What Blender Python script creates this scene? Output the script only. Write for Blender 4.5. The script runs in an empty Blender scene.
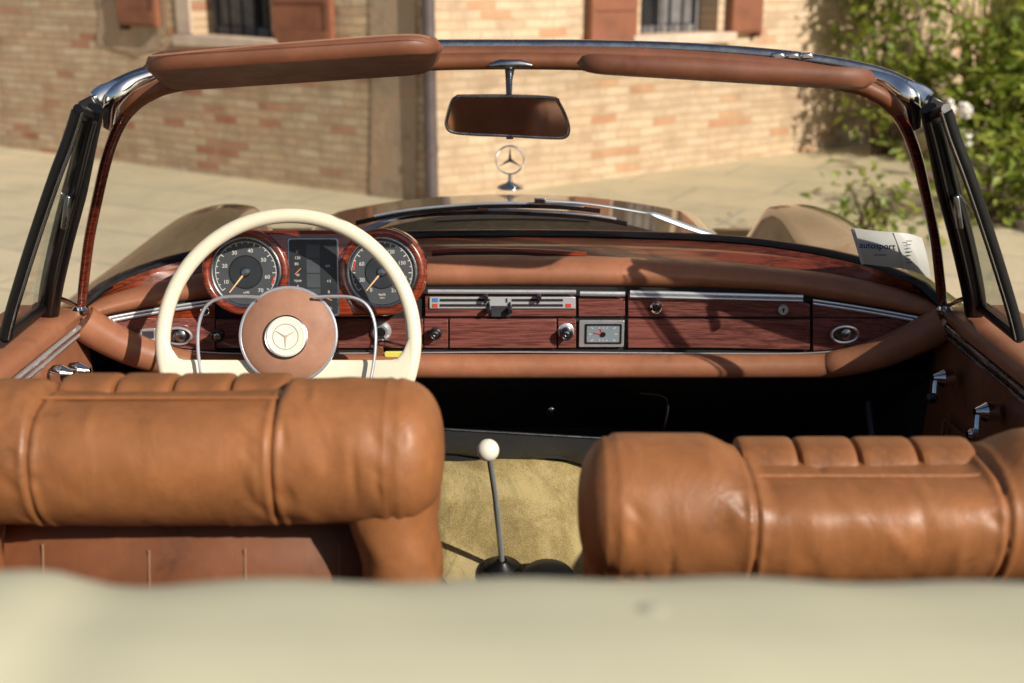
import bpy, bmesh, math, random
from mathutils import Vector, Matrix
random.seed(7)
C = bpy.context.scene
COL = C.collection
R = math.radians
pi = math.pi
# ------------------------------------------------------------------ camera model
FPX, CH, PITCH = 1162.0, 1.49, R(17.6)
CP, SP = math.cos(PITCH), math.sin(PITCH)
def ray(u, v):
    a, b = (u-512)/FPX, (v-341.5)/FPX
    return Vector((a, CP-b*SP, -SP-b*CP))
def atY(u, v, Y):
    r = ray(u, v); return Vector((0, 0, CH)) + r*(Y/r.y)
def atD(u, v, d):
    return Vector((0, 0, CH)) + ray(u, v)*d
def atZ(u, v, Z):
    r = ray(u, v); return Vector((0, 0, CH)) + r*((Z-CH)/r.z)
def interp(tab, x):
    if x <= tab[0][0]: return tab[0][1]
    for i in range(len(tab)-1):
        x0, y0 = tab[i]; x1, y1 = tab[i+1]
        if x <= x1:
            t = (x-x0)/(x1-x0)
            # catmull-rom style smoothing
            m0 = (y1-y0)/(x1-x0) if i == 0 else (y1-tab[i-1][1])/(x1-tab[i-1][0])
            m1 = (y1-y0)/(x1-x0) if i+2 >= len(tab) else (tab[i+2][1]-y0)/(tab[i+2][0]-x0)
            h = x1-x0; t2 = t*t; t3 = t2*t
            return (2*t3-3*t2+1)*y0+(t3-2*t2+t)*h*m0+(-2*t3+3*t2)*y1+(t3-t2)*h*m1
    return tab[-1][1]
def ss(a, b, x):
    t = max(0.0, min(1.0, (x-a)/(b-a))); return t*t*(3-2*t)
# ------------------------------------------------------------------ materials
M = {}
def newmat(name):
    m = bpy.data.materials.new(name); m.use_nodes = True
    M[name] = m
    return m, m.node_tree.nodes, m.node_tree.links, m.node_tree.nodes['Principled BSDF']
def N(ns, t, **kw):
    n = ns.new(t)
    for k, v in kw.items():
        if k in ('op',): n.operation = v
        elif hasattr(n, k): setattr(n, k, v)
        else: n.inputs[k].default_value = v
    return n
def rgba(c): return (c[0], c[1], c[2], 1)
def coords(ns, ls, scale=(1,1,1), out='Object', rot=(0,0,0)):
    tc = ns.new('ShaderNodeTexCoord'); mp = ns.new('ShaderNodeMapping')
    mp.inputs['Scale'].default_value = scale; mp.inputs['Rotation'].default_value = rot
    ls.new(tc.outputs[out], mp.inputs['Vector']); return mp.outputs['Vector']
def noise(ns, ls, vec, scale, detail=4, rough=.55, dist=0):
    n = ns.new('ShaderNodeTexNoise'); n.inputs['Scale'].default_value = scale
    n.inputs['Detail'].default_value = detail; n.inputs['Roughness'].default_value = rough
    n.inputs['Distortion'].default_value = dist
    ls.new(vec, n.inputs['Vector']); return n.outputs['Fac']
def ramp(ns, ls, fac, stops, interp_='LINEAR'):
    r = ns.new('ShaderNodeValToRGB'); r.color_ramp.interpolation = interp_
    e = r.color_ramp.elements
    while len(e) < len(stops): e.new(.5)
    for el, (p, c) in zip(e, stops):
        el.position = p; el.color = rgba(c) if len(c) == 3 else c
    ls.new(fac, r.inputs['Fac']); return r.outputs['Color']
def bump(ns, ls, bsdf, h, strength, dist):
    b = ns.new('ShaderNodeBump'); b.inputs['Strength'].default_value = strength
    b.inputs['Distance'].default_value = dist
    ls.new(h, b.inputs['Height'])
    if bsdf.inputs['Normal'].is_linked:
        ls.new(bsdf.inputs['Normal'].links[0].from_socket, b.inputs['Normal'])
    ls.new(b.outputs['Normal'], bsdf.inputs['Normal'])
def simple(name, c, rough=.5, metal=0, coat=0, var=.12, vscale=20, bscale=0, bstr=.1, bdist=.001, spec=.5, sheen=0):
    m, ns, ls, b = newmat(name)
    vec = coords(ns, ls)
    f = noise(ns, ls, vec, vscale)
    col = ramp(ns, ls, f, [(.3, tuple(x*(1-var) for x in c)), (.7, tuple(min(1, x*(1+var)) for x in c))])
    ls.new(col, b.inputs['Base Color'])
    rr = ramp(ns, ls, noise(ns, ls, vec, vscale*2.7), [(.3, (rough*.85,)*3), (.7, (min(1, rough*1.15),)*3)])
    ls.new(rr, b.inputs['Roughness'])
    b.inputs['Metallic'].default_value = metal; b.inputs['Coat Weight'].default_value = coat
    b.inputs['Coat Roughness'].default_value = .05
    b.inputs['Specular IOR Level'].default_value = spec
    b.inputs['Sheen Weight'].default_value = sheen
    if bscale: bump(ns, ls, b, noise(ns, ls, vec, bscale, 3), bstr, bdist)
    return m
def leather(name, c, rough=.42, wr=.35):
    m, ns, ls, b = newmat(name)
    vec = coords(ns, ls)
    f1 = noise(ns, ls, vec, 9, 6, .6, .4); f2 = noise(ns, ls, vec, 60, 4, .6)
    mx = N(ns, 'ShaderNodeMath', op='ADD'); s = N(ns, 'ShaderNodeMath', op='MULTIPLY'); s.inputs[1].default_value = .35
    ls.new(f2, s.inputs[0]); ls.new(f1, mx.inputs[0]); ls.new(s.outputs[0], mx.inputs[1])
    col = ramp(ns, ls, mx.outputs[0], [(.42, tuple(x*.55 for x in c)), (.56, tuple(x*.86 for x in c)), (.72, c), (.92, tuple(min(1, x*1.25) for x in c))])
    ls.new(col, b.inputs['Base Color'])
    ls.new(ramp(ns, ls, noise(ns, ls, vec, 22, 5), [(.3, (rough*.75,)*3), (.7, (rough*1.25,)*3)]), b.inputs['Roughness'])
    vo = ns.new('ShaderNodeTexVoronoi'); vo.inputs['Scale'].default_value = 650; vo.feature = 'DISTANCE_TO_EDGE'
    ls.new(vec, vo.inputs['Vector'])
    bump(ns, ls, b, vo.outputs['Distance'], .12, .0004)
    v2 = ns.new('ShaderNodeTexVoronoi'); v2.inputs['Scale'].default_value = 55; v2.feature = 'DISTANCE_TO_EDGE'
    wv = ns.new('ShaderNodeTexNoise'); wv.inputs['Scale'].default_value = 14; wv.inputs['Detail'].default_value = 4
    ls.new(vec, wv.inputs['Vector']); wm = ns.new('ShaderNodeVectorMath'); wm.operation = 'MULTIPLY_ADD'; wm.inputs[1].default_value = (.12, .12, .12)
    ls.new(wv.outputs['Color'], wm.inputs[0]); ls.new(vec, wm.inputs[2]); ls.new(wm.outputs[0], v2.inputs['Vector'])
    bump(ns, ls, b, ramp(ns, ls, v2.outputs['Distance'], [(0, (0, 0, 0)), (.06, (1, 1, 1))]), wr*.35, .0008)
    vec2 = coords(ns, ls, (1, 1, .45))
    bump(ns, ls, b, noise(ns, ls, vec2, 26, 3, .5, 1.2), wr, .004)
    bump(ns, ls, b, noise(ns, ls, vec, 7, 2, .5, .6), wr, .010)
    b.inputs['Specular IOR Level'].default_value = .42
    return m
def wood(name, dark, light, coat=.9, scale=1, rough=.3):
    m, ns, ls, b = newmat(name)
    vec = coords(ns, ls, (3*scale, 30*scale, 70*scale), rot=(0, R(3), 0))
    f = noise(ns, ls, vec, 3.2, 8, .68, .9)
    vec2 = coords(ns, ls, (14, 300, 420))
    g = noise(ns, ls, vec2, 2, 3, .6)
    a = N(ns, 'ShaderNodeMath', op='MULTIPLY_ADD'); a.inputs[1].default_value = .30
    ls.new(g, a.inputs[0]); ls.new(f, a.inputs[2])
    col = ramp(ns, ls, a.outputs[0], [(.48, dark), (.6, tuple((p+q)/2*.8 for p, q in zip(dark, light))), (.68, light), (.82, tuple(x*1.25 for x in light))])
    ls.new(col, b.inputs['Base Color'])
    b.inputs['Roughness'].default_value = rough; b.inputs['Coat Weight'].default_value = coat
    b.inputs['Coat Roughness'].default_value = .04
    bump(ns, ls, b, a.outputs[0], .12, .0006)
    return m
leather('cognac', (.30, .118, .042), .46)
leather('hub_leather', (.37, .185, .115), .62, .2)
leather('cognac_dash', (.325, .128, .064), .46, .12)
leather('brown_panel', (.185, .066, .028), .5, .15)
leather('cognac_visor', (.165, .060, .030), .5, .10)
simple('cover_cream', (.64, .60, .41), .8, var=.05, vscale=6, bscale=0)
wood('fascia_wood', (.075, .024, .020), (.215, .070, .056), .45, 1, .36)
wood('dash_wood', (.06, .012, .006), (.20, .038, .014), .35, .8, .4)
wood('pillar_wood', (.05, .008, .004), (.15, .022, .009), .8, .6, .25)
wood('lacquer_wood', (.085, .010, .003), (.26, .036, .008), 1, .6, .25)
def chrome(name, c, rough):
    m, ns, ls, b = newmat(name)
    vec = coords(ns, ls)
    ls.new(ramp(ns, ls, noise(ns, ls, vec, 45, 5, .65), [(.35, (rough*.75,)*3), (.75, (rough*1.35,)*3)]), b.inputs['Roughness'])
    ls.new(ramp(ns, ls, noise(ns, ls, vec, 60, 3), [(.3, tuple(x*.9 for x in c)), (.6, c)]), b.inputs['Base Color'])
    b.inputs['Metallic'].default_value = 1
chrome('chrome', (.72, .73, .74), .12)
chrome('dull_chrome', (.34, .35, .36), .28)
simple('black_rubber', (.005, .005, .006), .38, bscale=90, bstr=.2, spec=.35)
simple('black_plastic', (.010, .010, .011), .32, coat=.2)
simple('black_matte', (.013, .011, .010), .8)
simple('console_grey', (.035, .037, .042), .5, bscale=200, bstr=.15)
simple('dark_carpet', (.020, .014, .010), .95, bscale=300, bstr=.6)
simple('bakelite', (.80, .74, .56), .22, coat=.6, var=.03, vscale=8)
simple('knob_cream', (.82, .79, .66), .2, coat=.5, var=.02)
simple('gauge_face', (.022, .025, .028), .45, var=.15)
simple('gauge_grey', (.060, .066, .072), .45, var=.08)
simple('white_print', (.56, .56, .52), .5, var=.03)
simple('needle', (.80, .50, .25), .4, var=.03)
simple('red_print', (.62, .05, .03), .45, var=.05)
simple('blue_print', (.04, .20, .50), .45, var=.05)
simple('ink_blue', (.010, .035, .22), .5, var=.05)
simple('heater_white', (.52, .54, .56), .35, metal=.3, var=.05)
simple('clock_face', (.20, .235, .27), .35, var=.06)
simple('paper', (.60, .585, .55), .55, var=.05, vscale=14)
simple('paper_grey', (.50, .49, .46), .5, var=.05, vscale=14)
simple('yellow_tag', (.75, .68, .10), .5, var=.05)
simple('amber', (.62, .24, .07), .35, var=.05)
simple('bright_trim', (.74, .75, .77), .3, metal=.75, var=.04)
simple('button_grey', (.44, .42, .31), .5)
simple('steel', (.42, .45, .48), .38, metal=.55, var=.08)
simple('cowl_dark_reflection', (.010, .012, .008), .6, spec=.15)  # near-black stands in for a dark reflection on the paint
simple('stitch', (.34, .19, .12), .7, var=.1)
simple('shutter_wood', (.235, .085, .042), .6, var=.22, vscale=5, bscale=30)
simple('stone_sill', (.55, .43, .33), .8, var=.15, vscale=6, bscale=40, bstr=.3)
simple('window_dark', (.020, .020, .022), .25, var=.3, vscale=3)
simple('grey_curtain', (.16, .15, .15), .8, var=.3, vscale=8)
simple('drain_metal', (.125, .10, .10), .45, metal=.3, var=.15, vscale=6)
simple('stem_brown', (.10, .06, .03), .85)
simple('rose_white', (.85, .82, .74), .6, var=.05)
simple('soil', (.14, .10, .07), .95, var=.4, vscale=6, bscale=30, bstr=.8, bdist=.03)
simple('underbody', (.02, .02, .02), .9)
# suede-like tunnel carpet
m, ns, ls, b = newmat('tan_carpet')
vec = coords(ns, ls)
c1 = noise(ns, ls, vec, 9, 5, .65, .6); c2 = noise(ns, ls, vec, 420, 3, .7)
ad = N(ns, 'ShaderNodeMath', op='MULTIPLY_ADD'); ad.inputs[1].default_value = .75
ls.new(c2, ad.inputs[0]); ls.new(c1, ad.inputs[2])
ls.new(ramp(ns, ls, ad.outputs[0], [(.5, (.10, .066, .020)), (.78, (.27, .20, .070)), (1, (.46, .36, .16))]), b.inputs['Base Color'])
b.inputs['Roughness'].default_value = .95; b.inputs['Sheen Weight'].default_value = .3
bump(ns, ls, b, c2, .8, .003); bump(ns, ls, b, noise(ns, ls, vec, 14, 3, .5, .5), .6, .02)
# car paint
m, ns, ls, b = newmat('gold_paint')
vec = coords(ns, ls)
ls.new(ramp(ns, ls, noise(ns, ls, vec, 3), [(.3, (.10, .078, .042)), (.7, (.125, .10, .055))]), b.inputs['Base Color'])
b.inputs['Metallic'].default_value = .55; b.inputs['Roughness'].default_value = .32
b.inputs['Coat Weight'].default_value = 1; b.inputs['Coat Roughness'].default_value = .03
# thin glass
def glass(name, tint, base=.045, smudge=.05):
    m = bpy.data.materials.new(name); m.use_nodes = True; M[name] = m
    ns, ls = m.node_tree.nodes, m.node_tree.links; ns.clear()
    o = ns.new('ShaderNodeOutputMaterial'); t = ns.new('ShaderNodeBsdfTransparent'); t.inputs[0].default_value = rgba(tint)
    g = ns.new('ShaderNodeBsdfGlossy'); g.inputs['Roughness'].default_value = .0
    d = ns.new('ShaderNodeBsdfDiffuse'); d.inputs['Color'].default_value = (.8, .78, .7, 1)
    lw = ns.new('ShaderNodeLayerWeight'); lw.inputs['Blend'].default_value = .5
    p = N(ns, 'ShaderNodeMath', op='POWER'); p.inputs[1].default_value = 4
    ls.new(lw.outputs['Facing'], p.inputs[0])
    q = N(ns, 'ShaderNodeMath', op='MULTIPLY_ADD'); q.inputs[1].default_value = .8; q.inputs[2].default_value = base
    ls.new(p.outputs[0], q.inputs[0])
    mx = ns.new('ShaderNodeMixShader'); ls.new(q.outputs[0], mx.inputs[0]); ls.new(t.outputs[0], mx.inputs[1]); ls.new(g.outputs[0], mx.inputs[2])
    vec = coords(ns, ls)
    f = ramp(ns, ls, noise(ns, ls, vec, 12, 6, .7), [(.45, (0, 0, 0)), (.8, (smudge,)*3)])
    m2 = ns.new('ShaderNodeMixShader'); ls.new(f, m2.inputs[0]); ls.new(mx.outputs[0], m2.inputs[1]); ls.new(d.outputs[0], m2.inputs[2])
    ls.new(m2.outputs[0], o.inputs['Surface'])
glass('screen_glass', (.955, .965, .95), .045, .065)
glass('vent_glass', (.86, .90, .86), .06, .10)
m, ns, ls, b = newmat('mirror_glass')
vec = coords(ns, ls)
ls.new(ramp(ns, ls, noise(ns, ls, vec, 30, 5), [(.3, (.74, .74, .72)), (.7, (.82, .82, .8))]), b.inputs['Base Color'])
b.inputs['Metallic'].default_value = 1; b.inputs['Roughness'].default_value = .06
# brick
def brick(name, stops, mortar, bw=.26, bh=.052):
    m, ns, ls, b = newmat(name)
    tc = ns.new('ShaderNodeTexCoord'); mp = ns.new('ShaderNodeMapping')
    ls.new(tc.outputs['UV'], mp.inputs['Vector'])
    wn = ns.new('ShaderNodeTexNoise'); wn.inputs['Scale'].default_value = 1.8; wn.inputs['Detail'].default_value = 3
    ls.new(mp.outputs[0], wn.inputs['Vector'])
    mv = ns.new('ShaderNodeVectorMath'); mv.operation = 'MULTIPLY_ADD'; mv.inputs[1].default_value = (.07, .05, 0)
    ls.new(wn.outputs['Color'], mv.inputs[0]); ls.new(mp.outputs[0], mv.inputs[2])
    br = ns.new('ShaderNodeTexBrick'); br.inputs['Scale'].default_value = 1
    br.inputs['Color1'].default_value = (0, 0, 0, 1); br.inputs['Color2'].default_value = (1, 1, 1, 1); br.inputs['Mortar'].default_value = (.5, .5, .5, 1)
    br.inputs['Mortar Size'].default_value = .0065; br.inputs['Mortar Smooth'].default_value = .4
    br.inputs['Brick Width'].default_value = bw; br.inputs['Row Height'].default_value = bh; br.offset_frequency = 2
    ls.new(mv.outputs[0], br.inputs['Vector'])
    colr = ramp(ns, ls, br.outputs['Color'], stops)
    nz = noise(ns, ls, mp.outputs[0], 5, 6, .65)
    mul = ns.new('ShaderNodeMix'); mul.data_type = 'RGBA'; mul.blend_type = 'MULTIPLY'; mul.inputs['Factor'].default_value = .75
    ls.new(colr, mul.inputs['A']); ls.new(ramp(ns, ls, nz, [(.3, (.62, .58, .55)), (.5, (.95, .95, .95)), (.75, (1.2, 1.18, 1.12))]), mul.inputs['B'])
    mix = ns.new('ShaderNodeMix'); mix.data_type = 'RGBA'
    ls.new(br.outputs['Fac'], mix.inputs['Factor']); ls.new(mul.outputs['Result'], mix.inputs['A'])
    mix.inputs['B'].default_value = rgba(mortar)
    ls.new(mix.outputs['Result'], b.inputs['Base Color']); b.inputs['Roughness'].default_value = .9
    inv = N(ns, 'ShaderNodeMath', op='SUBTRACT'); inv.inputs[0].default_value = 1; ls.new(br.outputs['Fac'], inv.inputs[1])
    bump(ns, ls, b, inv.outputs[0], .8, .012); bump(ns, ls, b, nz, .5, .02)
brick('brick_weathered', [(0, (.60, .43, .27)), (.22, (.48, .33, .20)), (.42, (.56, .43, .28)), (.62, (.47, .31, .19)), (.80, (.60, .47, .32)), (.88, (.46, .25, .15)), (1, (.40, .16, .09))], (.40, .30, .195), .235, .062)
brick('brick_pale', [(0, (.60, .44, .29)), (.25, (.52, .37, .24)), (.45, (.63, .48, .33)), (.7, (.58, .42, .28)), (.88, (.64, .49, .34)), (.94, (.55, .33, .19)), (1, (.50, .25, .14))], (.50, .37, .24), .25, .064)
m, ns, ls, b = newmat('plaster_patch')
vec = coords(ns, ls)
ls.new(ramp(ns, ls, noise(ns, ls, vec, 4, 7, .7), [(.3, (.26, .185, .12)), (.5, (.38, .28, .19)), (.62, (.42, .27, .17)), (.75, (.47, .37, .26))]), b.inputs['Base Color'])
b.inputs['Roughness'].default_value = .95; bump(ns, ls, b, noise(ns, ls, vec, 25, 5), .5, .01)
# courtyard
m, ns, ls, b = newmat('court_paving')
vec = coords(ns, ls)
br = ns.new('ShaderNodeTexBrick'); br.inputs['Scale'].default_value = 1; br.inputs['Brick Width'].default_value = 1.1; br.inputs['Row Height'].default_value = .62
br.inputs['Mortar Size'].default_value = .02; br.inputs['Mortar Smooth'].default_value = .5
br.inputs['Color1'].default_value = (.53, .46, .31, 1); br.inputs['Color2'].default_value = (.62, .52, .35, 1); br.inputs['Mortar'].default_value = (.42, .39, .28, 1)
ls.new(coords(ns, ls, rot=(0, 0, R(28))), br.inputs['Vector'])
mul = ns.new('ShaderNodeMix'); mul.data_type = 'RGBA'; mul.blend_type = 'MULTIPLY'; mul.inputs['Factor'].default_value = .8
ls.new(br.outputs['Color'], mul.inputs['A']); ls.new(ramp(ns, ls, noise(ns, ls, vec, 1.3, 8, .7), [(.3, (.70, .70, .66)), (.5, (.98, .98, .95)), (.7, (1.12, 1.08, 1.0))]), mul.inputs['B'])
ls.new(mul.outputs['Result'], b.inputs['Base Color']); b.inputs['Roughness'].default_value = .9
bump(ns, ls, b, noise(ns, ls, vec, 30, 6), .4, .01)
def leafmat(name, stops):
    m, ns, ls, b = newmat(name)
    vec = coords(ns, ls)
    ls.new(ramp(ns, ls, noise(ns, ls, vec, 9, 3), stops), b.inputs['Base Color'])
    b.inputs['Roughness'].default_value = .45
    o = ns['Material Output']; tr = ns.new('ShaderNodeBsdfTranslucent')
    ls.new(b.inputs['Base Color'].links[0].from_socket, tr.inputs['Color'])
    mx = ns.new('ShaderNodeMixShader'); mx.inputs[0].default_value = .45
    ls.new(b.outputs[0], mx.inputs[1]); ls.new(tr.outputs[0], mx.inputs[2]); ls.new(mx.outputs[0], o.inputs['Surface'])
leafmat('leaf_green', [(.3, (.09, .14, .02)), (.5, (.26, .34, .045)), (.7, (.52, .52, .11))])
leafmat('leaf_reed', [(.3, (.10, .14, .03)), (.5, (.24, .28, .07)), (.62, (.50, .38, .12)), (.75, (.28, .33, .09))])
# ------------------------------------------------------------------ geometry helpers
WP = {}
def wpos(o): return WP.get(o.name, Vector((0, 0, 0))) if o else Vector((0, 0, 0))
def thing(name, label, cat, loc, group=None):
    o = bpy.data.objects.new(name, None); COL.objects.link(o); o.location = loc
    o['label'] = label; o['category'] = cat
    if group: o['group'] = group
    WP[o.name] = Vector(loc); o.empty_display_size = .1
    return o
def obj(name, geo, mat, parent=None, smooth=True, bevel=0, label=None, segs=2, uvs=None, ang=35, sub=0):
    verts, faces = geo
    verts = [Vector(v) for v in verts]
    lo = Vector([min(v[i] for v in verts) for i in range(3)]); hi = Vector([max(v[i] for v in verts) for i in range(3)])
    c = (lo+hi)/2
    me = bpy.data.meshes.new(name); me.from_pydata([v-c for v in verts], [], faces)
    if uvs:
        ul = me.uv_layers.new(name='UVMap'); k = 0
        for p in me.polygons:
            for vi in p.vertices:
                ul.data[k].uv = uvs[vi]; k += 1
    bm = bmesh.new(); bm.from_mesh(me); bmesh.ops.recalc_face_normals(bm, faces=bm.faces); bm.to_mesh(me); bm.free()
    if smooth:
        for p in me.polygons: p.use_smooth = True
        try: me.set_sharp_from_angle(angle=R(ang))
        except Exception: pass
    me.materials.append(M[mat])
    o = bpy.data.objects.new(name, me); COL.objects.link(o)
    WP[o.name] = c.copy()
    o.location = c - wpos(parent)
    if parent: o.parent = parent
    if bevel:
        md = o.modifiers.new('Bevel', 'BEVEL'); md.width = bevel; md.segments = segs; md.limit_method = 'ANGLE'; md.angle_limit = R(30)
        md.use_clamp_overlap = True
    if sub:
        md = o.modifiers.new('Sub', 'SUBSURF'); md.levels = sub; md.render_levels = sub
    if label: o['label'] = label
    return o
def join(*gs):
    V, F = [], []
    for v, f in gs:
        n = len(V); V += list(v); F += [tuple(i+n for i in q) for q in f]
    return V, F
def catmull(pts, n):
    pts = [Vector(p) for p in pts]; out = []
    for i in range(len(pts)-1):
        p0 = pts[max(i-1, 0)]; p1 = pts[i]; p2 = pts[i+1]; p3 = pts[min(i+2, len(pts)-1)]
        for k in range(n):
            t = k/n
            out.append(.5*((2*p1)+(p2-p0)*t+(2*p0-5*p1+4*p2-p3)*t*t+(3*p1-p0-3*p2+p3)*t*t*t))
    out.append(pts[-1]); return out
def tube(path, r, n=12, closed=False, flat=None, updir=None):
    """r: radius or per point list; flat=(a,b) ellipse multipliers along (normal, binormal)"""
    path = [Vector(p) for p in path]; L = len(path); V, F = [], []
    up = Vector(updir) if updir else None; prev = None
    for i, p in enumerate(path):
        if closed: t = path[(i+1) % L]-path[(i-1) % L]
        else: t = path[min(i+1, L-1)]-path[max(i-1, 0)]
        t.normalize()
        if up: a = (up-t*up.dot(t)).normalized()
        elif prev is None:
            a = t.orthogonal().normalized()
        else: a = (prev-t*prev.dot(t)).normalized()
        prev = a; b = t.cross(a)
        rr = r[i] if isinstance(r, (list, tuple)) else r
        fa, fb = flat if flat else (1, 1)
        for k in range(n):
            th = 2*pi*k/n; V.append(p+a*rr*fa*math.cos(th)+b*rr*fb*math.sin(th))
    for i in range(L if closed else L-1):
        for k in range(n):
            j = (i+1) % L
            F.append((i*n+k, i*n+(k+1) % n, j*n+(k+1) % n, j*n+k))
    if not closed:
        F.append(tuple(range(n-1, -1, -1))); F.append(tuple((L-1)*n+k for k in range(n)))
    return V, F
def box(c, s, rot=None):
    c = Vector(c); V = []
    for x in (-1, 1):
        for y in (-1, 1):
            for z in (-1, 1):
                d = Vector((x*s[0]/2, y*s[1]/2, z*s[2]/2))
                V.append(c+(rot @ d if rot else d))
    return V, [(0, 1, 3, 2), (4, 6, 7, 5), (0, 4, 5, 1), (2, 3, 7, 6), (0, 2, 6, 4), (1, 5, 7, 3)]
class Fr:
    """a flat frame: origin, right, up, normal (towards viewer)"""
    def __init__(s, o, tilt=0, yaw=0, k=1.0):
        s.o = Vector(o); s.n = Vector((-math.sin(yaw)*math.cos(tilt), -math.cos(yaw)*math.cos(tilt), math.sin(tilt)))
        s.r = Vector((math.cos(yaw), -math.sin(yaw), 0)); s.u = s.r.cross(s.n)*-1
        if s.u.z < 0: s.u = -s.u
        s.k = k
    def p(s, x, y, z=0): return s.o+s.r*x*s.k+s.u*y*s.k+s.n*z*s.k
def disc(fr, x, y, r, z0, z1, n=40, ry=None):
    ry = ry or r
    V = [fr.p(x+r*math.cos(2*pi*k/n), y+ry*math.sin(2*pi*k/n), z) for z in (z0, z1) for k in range(n)]
    F = [(k, (k+1) % n, n+(k+1) % n, n+k) for k in range(n)] + [tuple(range(n-1, -1, -1)), tuple(range(n, 2*n))]
    return V, F
def ringg(fr, x, y, R0, r, z, n=48, m=10, a0=0, a1=2*pi, sy=1, rz=None):
    rz = rz or r
    closed = abs(a1-a0-2*pi) < 1e-4; V, F = [], []
    cnt = n if closed else n+1
    for i in range(cnt):
        a = a0+(a1-a0)*i/n
        for k in range(m):
            th = 2*pi*k/m; rr = R0+r*math.cos(th)
            V.append(fr.p(x+rr*math.cos(a), y+(R0*sy+r*math.cos(th))*math.sin(a), z+rz*math.sin(th)))
    for i in range(n):
        j = (i+1) % cnt
        for k in range(m): F.append((i*m+k, i*m+(k+1) % m, j*m+(k+1) % m, j*m+k))
    return V, F
def lathe(fr, x, y, prof, n=28):
    V, F = [], []
    for (r, z) in prof:
        for k in range(n):
            a = 2*pi*k/n; V.append(fr.p(x+r*math.cos(a), y+r*math.sin(a), z))
    for i in range(len(prof)-1):
        for k in range(n): F.append((i*n+k, i*n+(k+1) % n, (i+1)*n+(k+1) % n, (i+1)*n+k))
    F.append(tuple(range(n-1, -1, -1))); F.append(tuple((len(prof)-1)*n+k for k in range(n)))
    return V, F
def poly(fr, pts, z0, z1):
    n = len(pts); V = [fr.p(a, b, z) for z in (z0, z1) for a, b in pts]
    return V, [(k, (k+1) % n, n+(k+1) % n, n+k) for k in range(n)] + [tuple(range(n-1, -1, -1)), tuple(range(n, 2*n))]
def rrect(x0, y0, x1, y1, r, n=6):
    P = []
    for cx, cy, a in ((x1-r, y1-r, 0), (x0+r, y1-r, 90), (x0+r, y0+r, 180), (x1-r, y0+r, 270)):
        for k in range(n+1):
            t = R(a+90*k/n); P.append((cx+r*math.cos(t), cy+r*math.sin(t)))
    return P
def grid(rows, closed=False):
    n = len(rows[0]); V = [p for r in rows for p in r]; F = []
    for i in range(len(rows)-1):
        for k in range(n if closed else n-1):
            F.append((i*n+k, i*n+(k+1) % n, (i+1)*n+(k+1) % n, (i+1)*n+k))
    return V, F
def text(fr, s, x, y, size, z, bold=0, ex=.15):
    cu = bpy.data.curves.new('t', 'FONT'); cu.body = s; cu.size = size; cu.align_x = 'CENTER'; cu.align_y = 'CENTER'
    cu.extrude = ex; cu.offset = bold; cu.resolution_u = 3
    o = bpy.data.objects.new('t', cu); COL.objects.link(o)
    me = bpy.data.meshes.new_from_object(o.evaluated_get(bpy.context.evaluated_depsgraph_get()))
    V = [fr.p(x+v.co.x, y+v.co.y, z+v.co.z) for v in me.vertices]; F = [tuple(p.vertices) for p in me.polygons]
    bpy.data.objects.remove(o); bpy.data.curves.remove(cu); bpy.data.meshes.remove(me)
    return V, F
# ------------------------------------------------------------------ curves of the car
def Yf(x): return 1.965-.085*min(1.2, abs(x)/.70)**4         # fascia plane
def Yw(x): return 2.19-.31*min(1.05, abs(x)/.715)**3.0       # windscreen base
def onf(u, v, off=0, fn=Yf):
    y = 1.96
    for _ in range(6):
        p = atY(u, v, y-off); y = fn(p.x)
    return atY(u, v, y-off)
CX = 514.0
VB = [(0, 237), (90, 238), (213, 243), (286, 252), (347, 265), (400, 284), (434, 303)]
VT = [(0, 256), (100, 257), (200, 262), (260, 267), (314, 273), (347, 279), (400, 292), (432, 303)]
VBT = [(0, 287.5), (86, 288), (186, 289), (256, 292), (297, 298), (350, 306), (410, 317), (432, 323)]
VC = [(0, 352), (266, 353.5), (310, 352), (344, 347.5), (383, 334), (408, 320), (416, 316)]
def f(tab, u): return interp(tab, abs(u-CX))
def urange(u0, u1, n): return [u0+(u1-u0)*i/n for i in range(n+1)]
def strip(u0, u1, vt, vb, off, thick, n=24):
    """panel following the fascia: front face at off, thickness backwards"""
    vt = vt if callable(vt) else (lambda u, c=vt: c); vb = vb if callable(vb) else (lambda u, c=vb: c)
    rows = []
    for u in urange(u0, u1, n):
        a = onf(u, vt(u), off); b_ = onf(u, vb(u), off)
        rows.append([a, b_, b_+Vector((0, thick, 0)), a+Vector((0, thick, 0))])
    V, F = grid(rows, True); L = len(V)
    F += [(3, 2, 1, 0), (L-4, L-3, L-2, L-1)]
    return V, F
# ================================================================== THE CAR
car = thing('convertible_car', 'open classic convertible with cognac leather seats, cream steering wheel and red wood dashboard', 'car', (0, 1.3, 0))
# ---- body: cowl, wings, sides, floor
def hoodz(x, y):
    ax = abs(x); t = (y-2.2)/.75
    zc = .985-.035*t - .05*max(0, t-1)*2.2
    z = zc-.050*(ax/.47)**2.2
    # shoulder down to the valley
    z -= .055*ss(.44, .585, ax)*ss(2.3, 2.5, y)
    # wing
    w = ss(.575, .66, ax)
    cen = .72
    dome = .912 + .024*math.exp(-((y-2.84)/.16)**2)*math.exp(-((ax-.72)/.09)**2) - .28*ss(2.93, 3.2, y)
    dome -= .030*((max(0, ax-.72))/.15)**3 + .02*((max(0, .68-ax))/.10)**2*ss(2.3, 2.5, y)
    z = z*(1-w)+dome*w
    z -= .30*ss(3.05, 3.35, y)*(1-w)
    return z
def sheet(x0, x1, y0, y1, nx, ny, fz=hoodz):
    return grid([[Vector((x0+(x1-x0)*i/nx, y0+(y1-y0)*j/ny, fz(x0+(x1-x0)*i/nx, y0+(y1-y0)*j/ny))) for i in range(nx+1)] for j in range(ny+1)])
bod = []
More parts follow.
